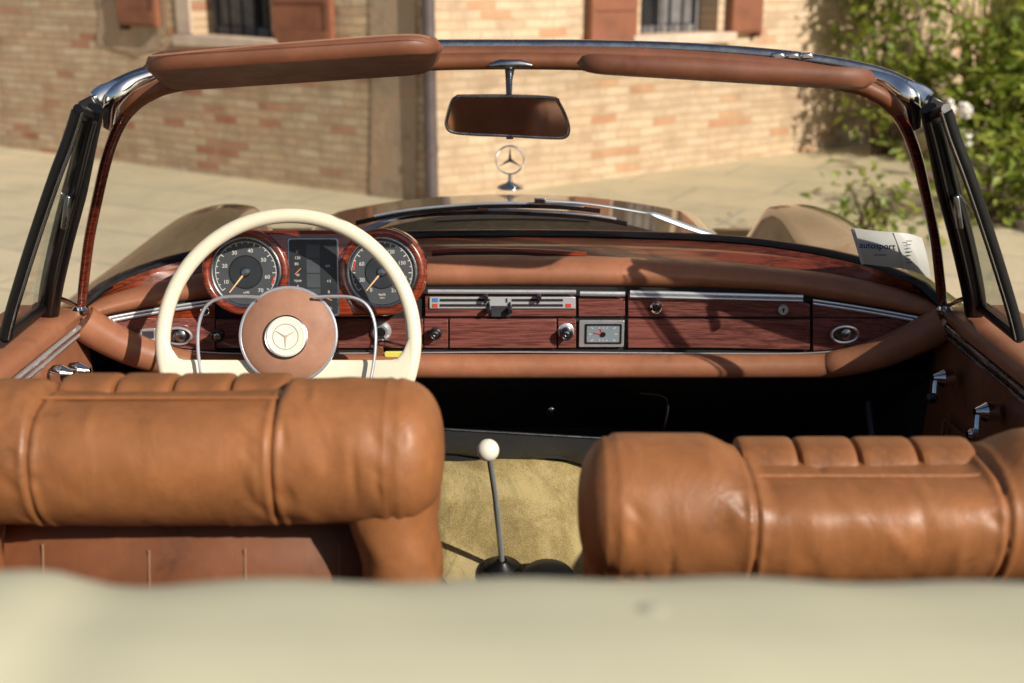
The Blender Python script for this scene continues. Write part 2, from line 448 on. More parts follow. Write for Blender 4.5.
for s in (-1, 1):
    # wing top from the gap beside the hood out to the side, then down
    rows = []
    for j in range(61):
        y = 1.86+(3.33-1.86)*j/60
        row = [Vector((s*(.588+(.87-.588)*i/24), max(y, Yw(.588+(.87-.588)*i/24)+.004), hoodz(.588+(.87-.588)*i/24, max(y, Yw(.588+(.87-.588)*i/24))))) for i in range(25)]
        zt = row[-1].z
        row += [Vector((s*.885, y, zt-.05)), Vector((s*.89, y, zt-.2)), Vector((s*.87, y, .22))]
        rows.append(row)
    bod.append(grid(rows))
    # body side behind the wing
    rows = []
    for j in range(41):
        y = -1.3+(1.86+1.3)*j/40
        zt = .925-.03*ss(.4, -1.3, y)
        rows.append([Vector((s*.835, y, zt+.012)), Vector((s*.86, y, zt+.005)), Vector((s*.875, y, zt-.04)), Vector((s*.885, y, zt-.2)), Vector((s*.87, y, .22))])
    bod.append(grid(rows))
bod.append(box((0, -.75, .80), (1.66, 1.1, .20)))
bod.append(box((0, 3.34, .50), (1.60, .03, .55)))
body = obj('body', join(*bod), 'gold_paint', car)
hood = obj('hood', grid([[Vector((-.584+1.168*i/60, max(2.05+1.28*j/64, Yw(-.584+1.168*i/60)+.02), hoodz(-.584+1.168*i/60, max(2.05+1.28*j/64, Yw(-.584+1.168*i/60)+.02)))) for i in range(61)] for j in range(65)]), 'gold_paint', car)
# cowl sheet over the rear of the hood, dark reflection painted into its colour
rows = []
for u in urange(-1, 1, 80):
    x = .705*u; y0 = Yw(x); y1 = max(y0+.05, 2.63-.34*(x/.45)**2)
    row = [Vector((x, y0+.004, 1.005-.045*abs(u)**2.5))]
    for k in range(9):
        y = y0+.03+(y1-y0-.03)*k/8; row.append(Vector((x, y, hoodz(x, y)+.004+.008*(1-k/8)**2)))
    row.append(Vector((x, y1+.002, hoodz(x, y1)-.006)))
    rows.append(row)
obj('cowl', grid(rows), 'cowl_dark_reflection', car)
gr_ = []
for k in range(9):
    x0 = -.16+.04*k; gr_.append(None)
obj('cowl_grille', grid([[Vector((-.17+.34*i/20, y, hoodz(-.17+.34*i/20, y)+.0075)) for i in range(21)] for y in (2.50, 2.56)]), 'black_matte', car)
# hood ornament
st = Fr(atD(510, 160, 3.02), 0, 0, 3.02/FPX)
rng = ringg(st, 0, 0, 14, .9, 0, 40, 8)
arms = []
for a in (90, 210, 330):
    t = R(a); dx, dy = math.cos(t), math.sin(t)
    arms.append(poly(st, [(-dy*1.7, dx*1.7), (dx*13.6, dy*13.6), (dy*1.7, -dx*1.7)], -.6, .6))
bs = lathe(Fr(st.p(0, -27), R(90), 0, st.k), 0, 0, [(13, -1.5), (13, 0), (10, 2), (4, 4), (2.2, 6), (1.8, 13)])
star = obj('hood_ornament', join(rng, *arms), 'chrome', hood)
obj('ornament_base', bs, 'chrome', hood)
# wipers just outside the glass
def wp(u, v, y=2.165): return atY(u, v, y)
for arm, blade, back in (
    ([(713, 235, 2.17), (690, 228, 2.168), (655, 215, 2.16), (641, 212, 2.16), (590, 204, 2.155), (540, 200, 2.15)],
     [(356, 223, 2.19), (400, 214, 2.18), (451, 208.5, 2.175), (500, 206, 2.17), (560, 207, 2.165), (600, 211, 2.165)], .0022),
    ([(352, 236, 2.20), (375, 226, 2.195), (400, 217, 2.19), (440, 211, 2.185), (483, 207.5, 2.18)],
     [(396, 218, 2.20), (440, 213.5, 2.19), (500, 212.5, 2.185), (560, 215, 2.18), (600, 219, 2.175), (627, 224, 2.17)], .0022)):
    ap = catmull([atY(*p) for p in arm], 6); n = len(ap)
    w = obj('wiper', tube(ap, [.0068 if i < n*.35 else .0068-.0045*min(1, (i-n*.35)/(n*.15)) for i in range(n)], 10, flat=(1, .6)), 'steel', car)
    bp = catmull([atY(*p) for p in blade], 6)
    obj('blade', tube(bp, .0032, 8, flat=(1.4, .7), updir=(0, 0, 1)), 'black_rubber', w)
    obj('blade_spine', tube([p+Vector((0, -.004, .006)) for p in bp[3:-3]], .0028, 8), 'bright_trim', w)
    obj('joint', box(ap[-1]+Vector((0, -.006, 0)), (.022, .008, .010)), 'chrome', w, bevel=.002)
# ---- windscreen frame
def mir(p): return Vector((-p.x, p.y, p.z))
woodR = [atY(*p) for p in [(943, 308, 1.875), (940, 280, 1.858), (935, 240, 1.825), (927, 200, 1.785), (917, 158, 1.735), (905, 125, 1.695), (893, 106, 1.67), (875, 93, 1.66), (845, 83, 1.662), (760, 72, 1.68), (640, 64, 1.695)]]
woodC = atY(514, 61, 1.70); woodC.x = 0
full = catmull([p for p in woodR] + [woodC] + [mir(p) for p in reversed(woodR)], 8)
def rscale(p): return .0085 if p.z < 1.25 else .0085+.004*ss(1.25, 1.33, p.z)
NP = 6*8
def fr_tube(pts): return tube(pts, [rscale(p) for p in pts], 12, updir=(0, -1, .2), flat=(1.1, .95))
frame = obj('windscreen_frame', fr_tube(full[NP-2:len(full)-NP+2]), 'brown_panel', car)
for pts_ in (full[:NP-1], full[len(full)-NP+1:]): obj('pillar_strip', fr_tube(pts_), 'pillar_wood', frame)
# leather header strip below the chrome rail
hdr = catmull([atY(*p) for p in [(862, 79, 1.665), (760, 64, 1.69), (640, 56, 1.708)]] + [Vector((0, 1.715, atY(514, 54, 1.715).z))] + [mir(atY(*p)) for p in [(640, 56, 1.708), (760, 64, 1.69), (862, 79, 1.665)]], 8)
obj('header_trim', tube(hdr, .011, 12, flat=(1, 1.0), updir=(0, -1, 0)), 'cognac_visor', frame)
rail = [atY(*p) for p in [(928, 106, 1.655), (922, 96, 1.66), (905, 84, 1.67), (870, 71, 1.685), (800, 58.5, 1.705), (700, 50, 1.725), (600, 46.5, 1.737)]]
rc = atY(514, 46, 1.74); rc.x = 0
rl = catmull(rail+[rc]+[mir(p) for p in reversed(rail)], 8)
obj('header_rail', tube(rl, .0095, 12, updir=(0, -1, 0)), 'dull_chrome', frame)
for s in (1, -1):
    mm = (lambda p: p) if s == 1 else mir
    # bright corner casting
    cp = catmull([mm(atY(*p)) for p in [(868, 74, 1.67), (890, 82, 1.657), (905, 92, 1.645), (913, 103, 1.645), (915, 118, 1.66), (917, 128, 1.675)]], 6)
    obj('corner_casting', tube(cp, [.0055+.0045*math.sin(pi*i/(len(cp)-1)) for i in range(len(cp))], 12, updir=(0, -1, 0), flat=(.5, 1.2)), 'chrome', frame)
    cp = catmull([mm(atY(*p)) for p in [(905, 88, 1.66), (920, 93, 1.655), (928, 99, 1.65)]], 6)
    obj('corner_cap', tube(cp, [.012]*len(cp), 12, updir=(0, -1, 0), flat=(.5, 1.0)), 'chrome', frame)
    # black rubber weather seal on the pillar
    sp = catmull([mm(atY(*p)) for p in [(928, 108, 1.60), (937, 140, 1.625), (949, 190, 1.665), (962, 240, 1.71), (972, 285, 1.76), (976, 312, 1.80)]], 8)
    n = len(sp)
    seal = obj('pillar_seal', tube(sp, [.0115+.0062*min(1, i/(n*.4)) for i in range(n)], 14, flat=(.8, 1.0), updir=(0, -1, 0)), 'black_rubber', frame)
    for off in (-.009, .006):
        obj('seal_lip', tube([p+Vector((off*s, -.015, 0)) for p in sp[4:]], .003, 8), 'black_plastic', frame)
    obj('latch_block', box(mm(atY(934, 104, 1.63)), (.024, .02, .018), Matrix.Rotation(R(25*s), 3, 'Y')), 'black_plastic', frame, bevel=.003)
    obj('base_cap', lathe(Fr(mm(atY(944, 309, 1.86)), R(90), 0, 1), 0, 0, [(.014, -.006), (.014, .0), (.010, .004), (.004, .006)]), 'chrome', frame)
    # added plate behind the seal, running forward and outward to shade the dash
    deep = []
    for p in sp[3:]:
        dv = Vector((p.x, p.y, 0)).normalized()
        sd = Vector((dv.y, -dv.x, 0))*.006
        L_ = .085*ss(1.36, 1.22, p.z)+.02
        deep.append([p+sd+dv*.01, p+sd+dv*L_, p-sd+dv*L_, p-sd+dv*.01])
    obj('pillar_shade_plate', grid(deep, True), 'black_plastic', frame)
    # chrome base ledge beside the pillar
    obj('base_ledge', tube(catmull([mm(atY(*p)) for p in [(945, 308, 1.85), (955, 302, 1.86), (972, 296, 1.87)]], 5), .006, 10, flat=(.6, 1.2)), 'chrome', frame)
# latch hardware on header right
for u_ in (778, 792, 806, 250):
    obj('roof_latch', box(atY(u_, 56 if u_ > 500 else 60, 1.70), (.018, .014, .010)), 'chrome', frame, bevel=.003)
# glass (Coons patch between header, pillars and cowl)
topc = [p for p in full if p.z > 0]  # ordered right base -> left base
ridx = 7*8
right_side = full[0:ridx+1]; top_side = full[ridx:len(full)-ridx]; left_side = list(reversed(full[len(full)-ridx-1:]))
def at(path, t):
    x = t*(len(path)-1); i = min(int(x), len(path)-2); return path[i].lerp(path[i+1], x-i)
e0, e1 = left_side[0].x, right_side[0].x
def basep(t):
    x = e0+(e1-e0)*t; u = CX+0
    z = 0
    y = Yw(x) if abs(x) < .7 else None
    q = abs(2*t-1)
    y = 2.19-(2.19-right_side[0].y)*q**3
    # height from traced curve
    r_u = 512+x*FPX/(y*CP+.49*SP)
    z = atY(r_u, interp(VB, abs(r_u-CX)), y).z
    if q > .97: z = z*(1-(q-.97)/.03)+right_side[0].z*((q-.97)/.03)
    return Vector((x, y, z))
NX, NY = 40, 16; rows = []
for j in range(NY+1):
    b_ = j/NY; row = []
    for i in range(NX+1):
        a = i/NX
        T = at(list(reversed(top_side)), a); B = basep(a); Lp = at(left_side, b_); Rp = at(right_side, b_)
        P = B*(1-b_)+T*b_+Lp*(1-a)+Rp*a-(left_side[0]*(1-a)*(1-b_)+right_side[0]*a*(1-b_)+left_side[-1]*(1-a)*b_+right_side[-1]*a*b_)
        row.append(P)
    rows.append(row)
obj('windscreen_glass', grid(rows), 'screen_glass', car)
obj('screen_seal', tube([basep(i/60)+Vector((0, .006, .004)) for i in range(61)], .011, 10, flat=(1, .9)), 'black_rubber', frame)
# ---- vent windows (quarter lights) and doors
for s in (1, -1):
    mm = (lambda p: p) if s == 1 else mir
    bar = catmull([mm(atY(*p)) for p in [(946, 112, 1.56), (955, 140, 1.565), (970, 180, 1.57), (992, 245, 1.585), (1012, 310, 1.60), (1019, 338, 1.605)]], 8)
    vw = obj('vent_window', tube(bar, .0092, 12, flat=(.8, 1), updir=(0, -1, 0)), 'black_rubber', car)
    inn = catmull([mm(atY(*p)) for p in [(932, 118, 1.60), (952, 190, 1.66), (966, 240, 1.705), (978, 305, 1.79)]], 8)
    obj('frame_strip', tube([p+Vector((-.009*s, -.009, 0)) for p in bar], .0016, 8), 'dull_chrome', vw)
    bars2 = [at(bar, i/20) for i in range(21)]; inn2 = [at(inn, i/20) for i in range(21)]
    obj('pane', grid([[bars2[i], inn2[i]] for i in range(21)]), 'vent_glass', vw)
    obj('top_rail', tube([inn[0]+Vector((0, -.005, .006)), bar[0]+Vector((0, 0, .004))], .007, 10), 'black_rubber', vw)
    obj('bottom_rail', tube([inn[-1], bar[-1]], .008, 10), 'black_rubber', vw)
    obj('window_catch', box(at(inn, .45)+Vector((-.01*s, -.028, 0)), (.008, .012, .05), Matrix.Rotation(R(-14*s), 3, 'Y')), 'dull_chrome', vw, bevel=.002)
    # door: top rail as a rounded leather roll, panel, strips, handles
    rows = []
    for j in range(61):
        y = 1.875-(1.875-.55)*j/60
        k = min(1, j/5); z = .955+.006*k
        pr = [(.724, -.028), (.715, -.022), (.7145, -.012), (.720, -.003), (.733, .003), (.752, .004), (.772, .001), (.775, -.02)]
        rows.append([Vector((s*(x_-.0*(1-k)), y, z+dz*(.4+.6*k))) for x_, dz in pr])
    door = obj('door', grid(rows), 'cognac_dash', car)
    obj('window_slot', tube([Vector((s*.784, 1.86-1.3*i/30, .962)) for i in range(31)], .008, 8, flat=(1, 1.2)), 'black_rubber', door)
    obj('outer_sill', box((s*.813, 1.21, .948), (.045, 1.32, .03)), 'cognac_dash', door, bevel=.008)
    rows = []
    for j in range(41):
        y = 1.90-(1.90-.55)*j/40
        rows.append([Vector((s*(.722+.004*math.sin(z_*9)), y, z_)) for z_ in (.935, .90, .86, .8, .7, .6, .5, .4, .30)])
    obj('door_panel', grid(rows), 'cognac_dash' if s == -1 else 'brown_panel', door)  # right panel takes a darker leather, its shade put into the colour
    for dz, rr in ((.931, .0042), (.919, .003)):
        obj('chrome_strip', tube([Vector((s*.7165, 1.84-1.25*i/20, dz)) for i in range(21)], rr, 8), 'bright_trim' if s == -1 else 'dull_chrome', door)  # duller chrome on the right door, shade put into the colour
    # window crank and door handle
    if s == 1: spots = [((945, 378), .71, 0), ((988, 412), .715, 1)]
    else: spots = [((78, 371), .71, 0), ((61, 374), .715, 1)]
    for (u_, v_), xx, kind in spots:
        d = abs(xx/((u_-512)/FPX)); p = atD(u_, v_, d*.985)
        fr = Fr(p, 0, 0, 1)
        fr.n = Vector((-s, 0, 0)); fr.r = Vector((0, -s, 0)); fr.u = Vector((0, 0, 1))
        h = obj('window_crank' if kind == 0 else 'door_handle', join(lathe(fr, 0, 0, [(.014, -.012), (.015, .004), (.010, .012), (.006, .02)]),
            tube([fr.p(0, 0, .014), fr.p(.010, -.012, .018), fr.p(.018, -.028, .020)], .005, 10)), 'chrome', door)
        obj('grip', lathe(fr, .018, -.028, [(.004, .016), (.009, .02), (.009, .03), (.005, .034)], 16), 'chrome' if kind else 'black_plastic', door)
    # map pocket outline on the panel
    if s == 1:
        obj('map_pocket', tube(catmull([Vector((.716, 1.80, .50)), Vector((.714, 1.79, .76)), Vector((.713, 1.75, .79)), Vector((.713, 1.5, .80))], 6), .003, 8), 'brown_panel', door)
# ---- dashboard
UA, UB = CX-432, CX+432
us = urange(UA, UB, 96)
rows = []
for u in us:
    x = onf(u, 300).x
    p0 = basep(max(0.0, min(1.0, (x-e0)/(e1-e0)))) if abs(x) < .72 else onf(u, f(VT, u), -.03)
    yb = max(p0.y-.012, Yf(x)+.02)
    zt = onf(u, f(VT, u), -.045).z
    pz = [Vector((p0.x, yb, p0.z+.002)), None, None, None]
    pb = Vector((x, Yf(x)+.055, zt-.004))
    a = pz[0]
    row = [a, a.lerp(pb, .25)+Vector((0, 0, -.004)), a.lerp(pb, .45)+Vector((0, 0, .004)), a.lerp(pb, .6)+Vector((0, 0, .004)), a.lerp(pb, .8)+Vector((0, 0, -.004)), pb]
    rows.append(row)
dash = obj('dashboard', grid(rows), 'dash_wood', car)
rows = []
for u in us:
    x = onf(u, 300).x; zt = onf(u, f(VT, u), -.035).z; zb = onf(u, f(VBT, u)+2, .0).z
    zc, rz = (zt+zb)/2, (zt-zb)/2; yc = Yf(x)+.03; ry = .038
    rows.append([Vector((x, yc-ry*math.cos(t), zc+rz*math.sin(t))) for t in [R(a) for a in range(-80, 151, 12)]])
obj('leather_pad', grid(rows), 'cognac_dash', dash)
# black backing of the fascia
obj('backing', strip(CX-415, CX+415, lambda u: f(VBT, u)-2, lambda u: f(VC, u)-.5, -.008, .01, 60), 'black_matte', dash)
# demister slot molding on the pad
sl = catmull([onf(u, v, -.062) for u, v in [(432, 251.5), (470, 250), (530, 251), (586, 254.5)]], 6)
obj('demister_slot', tube(sl, .0045, 10, flat=(1, 1.6), updir=(0, 0, 1)), 'lacquer_wood', dash)
obj('slot_gap', tube([p+Vector((0, -.004, -.0052)) for p in sl], .0024, 8), 'black_matte', dash)
def vbt1(u): return f(VBT, u)+1
def wp_(name, u0, u1, vt, vb, off=0, mat='fascia_wood', parent=dash, n=16, bev=.0012, th=.012):
    return obj(name, strip(u0, u1, vt, vb, off, th, n), mat, parent, bevel=bev)
top_v = lambda u: f(VBT, u)+6
bot_v = lambda u: min(348+max(0, abs(u-CX)-200)*.02, f(VC, u)-2.5)
wp_('fascia_panel', 425, 576, 296, 316.5)
wp_('fascia_panel', 578.5, 625, 298.5, 316.5)
wp_('fascia_panel', 424, 448, 319.5, 348)
wp_('radio_blank', 449.5, 556.5, 319.5, 348.2, .001)
wp_('fascia_panel', 558, 576, 319.5, 348)
wp_('fascia_panel', 813, 925, lambda u: f(VBT, u)+5, lambda u: max(f(VBT, u)+6, min(317.5, f(VC, u)+1)))
wp_('fascia_panel', 813, 915, 318.6, lambda u: max(319.6, f(VC, u)-1.5))
wp_('fascia_panel', 216, 423, 319.5, 348.2)
wp_('fascia_panel', 98, 215, lambda u: f(VBT, u)+5, lambda u: max(f(VBT, u)+6, min(317.5, f(VC, u)+1)), mat='lacquer_wood')
wp_('fascia_panel', 112, 215, 318.0, lambda u: max(319.6, f(VC, u)-1.5))
glove = obj('glovebox', join(strip(628, 810, top_v, 316.8, .001, .012, 20), strip(628, 810, 319.6, bot_v, .001, .012, 20)), 'fascia_wood', car, bevel=.0012)
# chrome mouldings
def mould(u0, u1, v0, v1, r=.004, off=.008, mat='bright_trim', parent=dash, flat=(1, .8), name='chrome_moulding'):
    return obj(name, tube([onf(u, v0+(v1-v0)*i/14 if not callable(v0) else v0(u), off) for i, u in enumerate(urange(u0, u1, 14))], r, 10, flat=flat, updir=(0, 0, 1)), mat, parent)
mould(428, 576, 291.5, 292, .0040); mould(580, 625, 293.5, 294, .0046); 
mould(630, 803, 293, 297.5, .0062, .008, flat=(.85, .5))
mould(630, 803, 296.6, 301, .0016, .011)
for dv in (-1, 2.4):
    mould(813, 925, lambda u, dv=dv: f(VBT, u)+3+dv, 0, .0026, .008)
    mould(103, 212, lambda u, dv=dv: f(VBT, u)+3+dv, 0, .0026, .008)
obj('lower_trim', tube([onf(u, f(VC, u), .006) for u in urange(CX-412, CX+412, 80)], .0013, 8), 'bright_trim', dash)
# lower padded roll
lr = [(82, 322, .030), (100, 333, .030), (125, 346, .029), (155, 357, .027), (190, 364, .0235), (240, 366, .022), (514, 366, .0215), (790, 366, .0215), (840, 363, .024), (880, 353, .027), (915, 338, .029), (946, 322, .030)]
path = []; rad = []
pp = [onf(u, v, .012) for u, v, r_ in lr]
cpath = catmull(pp, 10); crad = [x.x for x in catmull([Vector((r_, 0, 0)) for _, _, r_ in lr], 10)]
obj('lower_roll', tube(cpath, crad, 20, updir=(0, 0, 1)), 'cognac_dash', dash)
# underside of the dash & firewall
rows = [[onf(u, 366, -.005)+Vector((0, 0, -.01)), onf(u, 366, -.18)*1.0+Vector((0, 0, -.06)), onf(u, 366, -.5)+Vector((0, 0, -.2))] for u in urange(CX-430, CX+430, 20)]
obj('dash_underside', grid(rows), 'black_matte', dash)
# glovebox hardware
gf = Fr(onf(656, 307.5, .002), 0, 0, 1.97/FPX)
obj('release_button', lathe(gf, 0, 0, [(6.4, -1), (6.4, 1.5), (5, 2.5), (4.6, 1.8), (3, 2.2)]), 'chrome', glove)
gf = Fr(onf(783, 309.5, .002), 0, 0, 1.97/FPX)
obj('lock', lathe(gf, 0, 0, [(5.2, -1), (5.2, 2), (4, 3), (3.6, 2.6)]), 'heater_white', glove)
obj('keyhole', join(disc(gf, 0, .8, 1.3, 2.7, 3.0, 14), poly(gf, [(-.7, -2.4), (.7, -2.4), (.7, .5), (-.7, .5)], 2.7, 3.05)), 'black_matte', glove)
def oval_vent(u, v):
    fr = Fr(onf(u, v, .0), 0, 0, 1.96/FPX)
    o = obj('air_vent', ringg(fr, 0, 0, 13.6, 1.5, 3.2, 40, 8, sy=.63), 'bright_trim', car)
    obj('vent_bowl', disc(fr, 0, 0, 13.4, -1, 2.2, 40, 8.6), 'black_plastic', o)
    obj('vent_ball', join(lathe(fr, 2, 0, [(7.0, 1.5), (6.4, 4), (4.2, 5.5), (1, 6)]), poly(fr, [(-11, -1), (-4, -6), (-4, 6), (-9, 4)], 2.0, 3.4)), 'dull_chrome', o)
oval_vent(844, 333.5); oval_vent(179, 335)
fr = Fr(onf(148, 334.5, .0), 0, R(-8), 1.95/FPX)
sw = obj('switch_plate', poly(fr, rrect(-8, -6.5, 8, 6.5, 1), -1, 1.5), 'bright_trim', car, bevel=.0008)
obj('plate_inset', poly(fr, rrect(-5.5, -4, 6, 4, 1), 1, 1.9), 'console_grey', sw)
def knob(u, v, r=6.3, ringc=False, h=13):
    fr = Fr(onf(u, v, .0), 0, 0, 1.96/FPX)
    k = obj('switch_knob', lathe(fr, 0, 0, [(r*.55, -1), (r*.55, h*.45), (r, h*.5), (r*1.05, h*.9), (r*.8, h), (r*.62, h*.93)]), 'black_plastic', car)
    obj('knob_cap', lathe(fr, 0, 0, [(r*.6, h*.8), (r*.55, h*1.0), (r*.3, h*1.04), (r*.25, h*.95)]), 'dull_chrome', k)
    if ringc: obj('knob_collar', lathe(fr, 0, 0, [(r*1.3, -1), (r*1.3, .8), (r*1.1, 1.6)]), 'bright_trim', k)
knob(436, 331); knob(566, 331, 6.6, True); knob(220, 333, 6.5)
fr = Fr(onf(205.5, 311, .0), 0, 0, 1.96/FPX)
o = obj('warning_lamp', ringg(fr, 0, 0, 4.2, .8, .8, 24, 8), 'chrome', car); obj('lens', disc(fr, 0, 0, 3.9, -1, .7, 20), 'console_grey', o)
# pull lever under the fascia on the left
fr = Fr(onf(187, 355.5, .014), 0, 0, 1.95/FPX)
o = obj('pull_handle', poly(fr, rrect(-5, -2.4, 13, 2.4, 1.2), 0, 3), 'amber', car, bevel=.001)
obj('handle_tip', poly(fr, rrect(-11, -2.6, -5, 2.6, 1.2), -.2, 3.4), 'bakelite', o, bevel=.001)
# heater controls
hc = obj('heater_control', strip(429.5, 575.5, 297.3, 308.6, .004, .006, 8), 'heater_white', car, bevel=.0008)
for (a, b_, v) in ((440, 490, 300.2), (512, 563, 300.2), (440, 490, 305.4), (512, 563, 305.4)):
    obj('slider_slot', strip(a, b_, v-1.1, v+1.1, .0055, .003, 4), 'black_matte', hc)
for (u, v) in ((486, 297), (539, 297), (489, 310), (510, 310)):
    c_ = onf(u, v, .012)
    obj('slider_lever', join(box(c_, (.008, .016, .010)), box(c_+Vector((0, .006, .006 if v > 300 else -.006)), (.003, .006, .014))), 'black_plastic', hc, bevel=.0015)
obj('cold_mark', strip(432.5, 438, 298.3, 302, .0052, .002, 2), 'blue_print', hc)
for a_ in (432.5, 566): obj('hot_mark', strip(a_, a_+5.2, 303.8, 307.4, .0052, .002, 2), 'red_print', hc)
obj('fan_mark', strip(506, 507.5, 298.5, 302.5, .0052, .002, 2), 'black_matte', hc)
obj('centre_bracket', strip(491, 511, 306, 317, .006, .006, 4), 'console_grey', hc, bevel=.001)
# clock
ck = Fr(onf(601.5, 333.5, .0), 0, 0, 1.965/FPX)
clock = obj('dash_clock', join(poly(ck, rrect(-23.5, -14.5, 23.5, 14.5, 1), -2, 1.5)), 'bright_trim', car, bevel=.0008)
obj('clock_surround', poly(ck, rrect(-17.8, -11, 21, 11, 1.5), 1, 2.0), 'black_plastic', clock)
obj('clock_dial', poly(ck, rrect(-15.5, -8.8, 18.5, 8.8, 1), 1.5, 2.5), 'clock_face', clock)
tk = []
for a in range(12):
    t = R(a*30); dx, dy = math.cos(t), math.sin(t)
    sc_ = min(15/max(abs(dx), 1e-3), 7.4/max(abs(dy), 1e-3)); q = sc_*.80
    tk.append(poly(ck, [(1.5+dx*q-dy*.4, dy*q+dx*.4), (1.5+dx*sc_-dy*.4, dy*sc_+dx*.4), (1.5+dx*sc_+dy*.4, dy*sc_-dx*.4), (1.5+dx*q+dy*.4, dy*q-dx*.4)], 2.5, 2.8))
obj('hour_marks', join(*tk), 'white_print', clock)
obj('clock_hands', join(poly(ck, [(1, -.8), (-8, 1.2), (-8, 2.2), (1, .8)], 2.9, 3.3), poly(ck, [(.6, 0), (-2, 6), (-1, 6.2), (2, .4)], 2.9, 3.3)), 'red_print', clock)
obj('clock_boss', disc(ck, 1.5, 0, 2.6, 2.6, 4, 20), 'black_plastic', clock)
# ---- instrument binnacle
BT = R(12); BD = 1.945
bf = Fr(atD(314, 272, BD), BT, 0, BD/FPX)
def arc(cx, cy, r, a0, a1, n=16): return [(cx+r*math.cos(R(a0+(a1-a0)*k/n)), cy+r*math.sin(R(a0+(a1-a0)*k/n))) for k in range(n+1)]
out = arc(68, 0, 45, -68, 78, 26)+[(50, 41.5), (0, 41.8), (-45, 41.5)]+arc(-68, 0, 44, 102, 248, 26)+[(-60, -44), (-30, -45), (30, -45), (60, -44)]
bn = obj('instrument_binnacle', poly(bf, out, -30, 0), 'lacquer_wood', car, bevel=.007, segs=4)
for cx_ in (68, -68): obj('binnacle_lip', ringg(bf, cx_, 0, 39.5, 4.2, .5, 56, 12), 'lacquer_wood', bn)
def gauge(name, cx, nums, needle_to, extra):
    g = obj(name, ringg(bf, cx, 0, 34.2, 1.9, 1.2, 56, 10), 'dull_chrome', car)
    obj('dial_well', disc(bf, cx, 0, 37, -.5, .4, 48), 'black_plastic', g)
    obj('dial', disc(bf, cx, 0, 33.2, .2, .8, 48), 'gauge_grey', g)
    obj('inner_dial', disc(bf, cx, 0, 16.2, .7, 1.3, 40), 'gauge_face', g)
    obj('inner_ring', ringg(bf, cx, 0, 16.4, .5, 1.3, 40, 6), 'black_plastic', g)
    marks = [ringg(bf, cx, 0, 30.2, .35, 1.0, 60, 6, R(-38), R(218))]
    for i in range(22):
        a = R(-38+256*i/21); r0 = 26.6 if i % 3 == 0 else 28.2
        dx, dy = math.cos(a), math.sin(a); w = .45
        marks.append(poly(bf, [(cx+dx*r0-dy*w, dy*r0+dx*w), (cx+dx*30-dy*w, dy*30+dx*w), (cx+dx*30+dy*w, dy*30-dx*w), (cx+dx*r0+dy*w, dy*r0-dx*w)], .8, 1.2))
    obj('scale_marks', join(*marks), 'white_print', g)
    for s, dx, dy, sz in nums: obj('numeral', text(bf, s, cx+dx, dy, sz*.86, 1.0, .04), 'white_print', g)
    nx, ny = needle_to; L = math.hypot(nx, ny); px, py = -ny/L, nx/L
    obj('needle', poly(bf, [(cx+px*1.0, py*1.0), (cx+nx+px*.5, ny+py*.5), (cx+nx-px*.5, ny-py*.5), (cx-px*1.0, -py*1.0)], 1.9, 2.5), 'needle', g)
    obj('needle_cap', lathe(bf, cx, 0, [(4.8, 1.3), (4.8, 2.6), (3.8, 3.8), (1.5, 4.2)]), 'dull_chrome', g)
    obj('red_mark', ringg(bf, cx, 0, extra[0], .9, 1.2, 8, 6, R(extra[1]), R(extra[2])), 'red_print', g)
    return g
gauge('rev_counter', -68, [('10', -20, -10, 6.4), ('20', -21, 6, 6.4), ('30', -11, 19, 6.4), ('40', 5, 21, 6.4), ('50', 18, 12, 6.4), ('60', 21.5, -5, 6.4), ('70', 14.5, -18.5, 6.4), ('x100', 0, -20.5, 3.6), ('U/min', 0, -24.2, 3.2)], (-16.5, -20.5), (28.2, -25, -8))
gauge('speedometer', 68, [('0', -11, -18, 6.4), ('30', -20, -8, 6.4), ('60', -20, 8, 6.4), ('90', -8.5, 20, 6.4), ('120', 9, 20, 6), ('150', 20, 9, 6), ('180', 21, -6, 6), ('210', 13, -18.5, 6), ('km/h', 0, -22.5, 4), ('VDO', 0, -26, 2.6)], (-16.8, -20), (28.4, 158, 176))
ig = obj('instrument_panel', poly(bf, rrect(-26, -44, 25, 34, 3), -.5, 1.4), 'dull_chrome', car, bevel=.0008)
obj('panel_face', poly(bf, rrect(-24.3, -42.5, 23.3, 32.5, 2.5), 1, 1.9), 'gauge_face', ig)
for g_ in [poly(bf, rrect(-7, -30+i*14.6, 6.4, -16.5+i*14.6, .4), 1.8, 2.2) for i in range(4)]: obj('warning_light', g_, 'gauge_grey', ig)
for g_ in (text(bf, 'C', -16, 20, 4, 2), text(bf, '120', -16, 14, 4, 2), text(bf, '80', -17, 8, 4, 2), text(bf, 'TEMP', -16, -9, 3.2, 2), text(bf, '40', -16, -3, 3.6, 2), text(bf, '6', -16, -14, 4, 2), text(bf, '3', -16, -21, 4, 2), text(bf, 'OIL', -16, -30, 3.2, 2), text(bf, '4/4', 14, 6, 3.6, 2), text(bf, '1/2', 15, -9, 3.4, 2), text(bf, 'R', 15, -20, 4, 2), text(bf, 'FUEL', 14.5, -36, 3.2, 2)): obj('panel_marking', g_, 'white_print', ig)
for g_ in (poly(bf, [(-19, -2), (-13, 4), (-12.4, 3.4), (-18.4, -2.6)], 2.2, 2.6), poly(bf, [(10, -24), (18, -28), (17.6, -28.8), (9.8, -25)], 2.2, 2.6)): obj('panel_needle', g_, 'amber', ig)
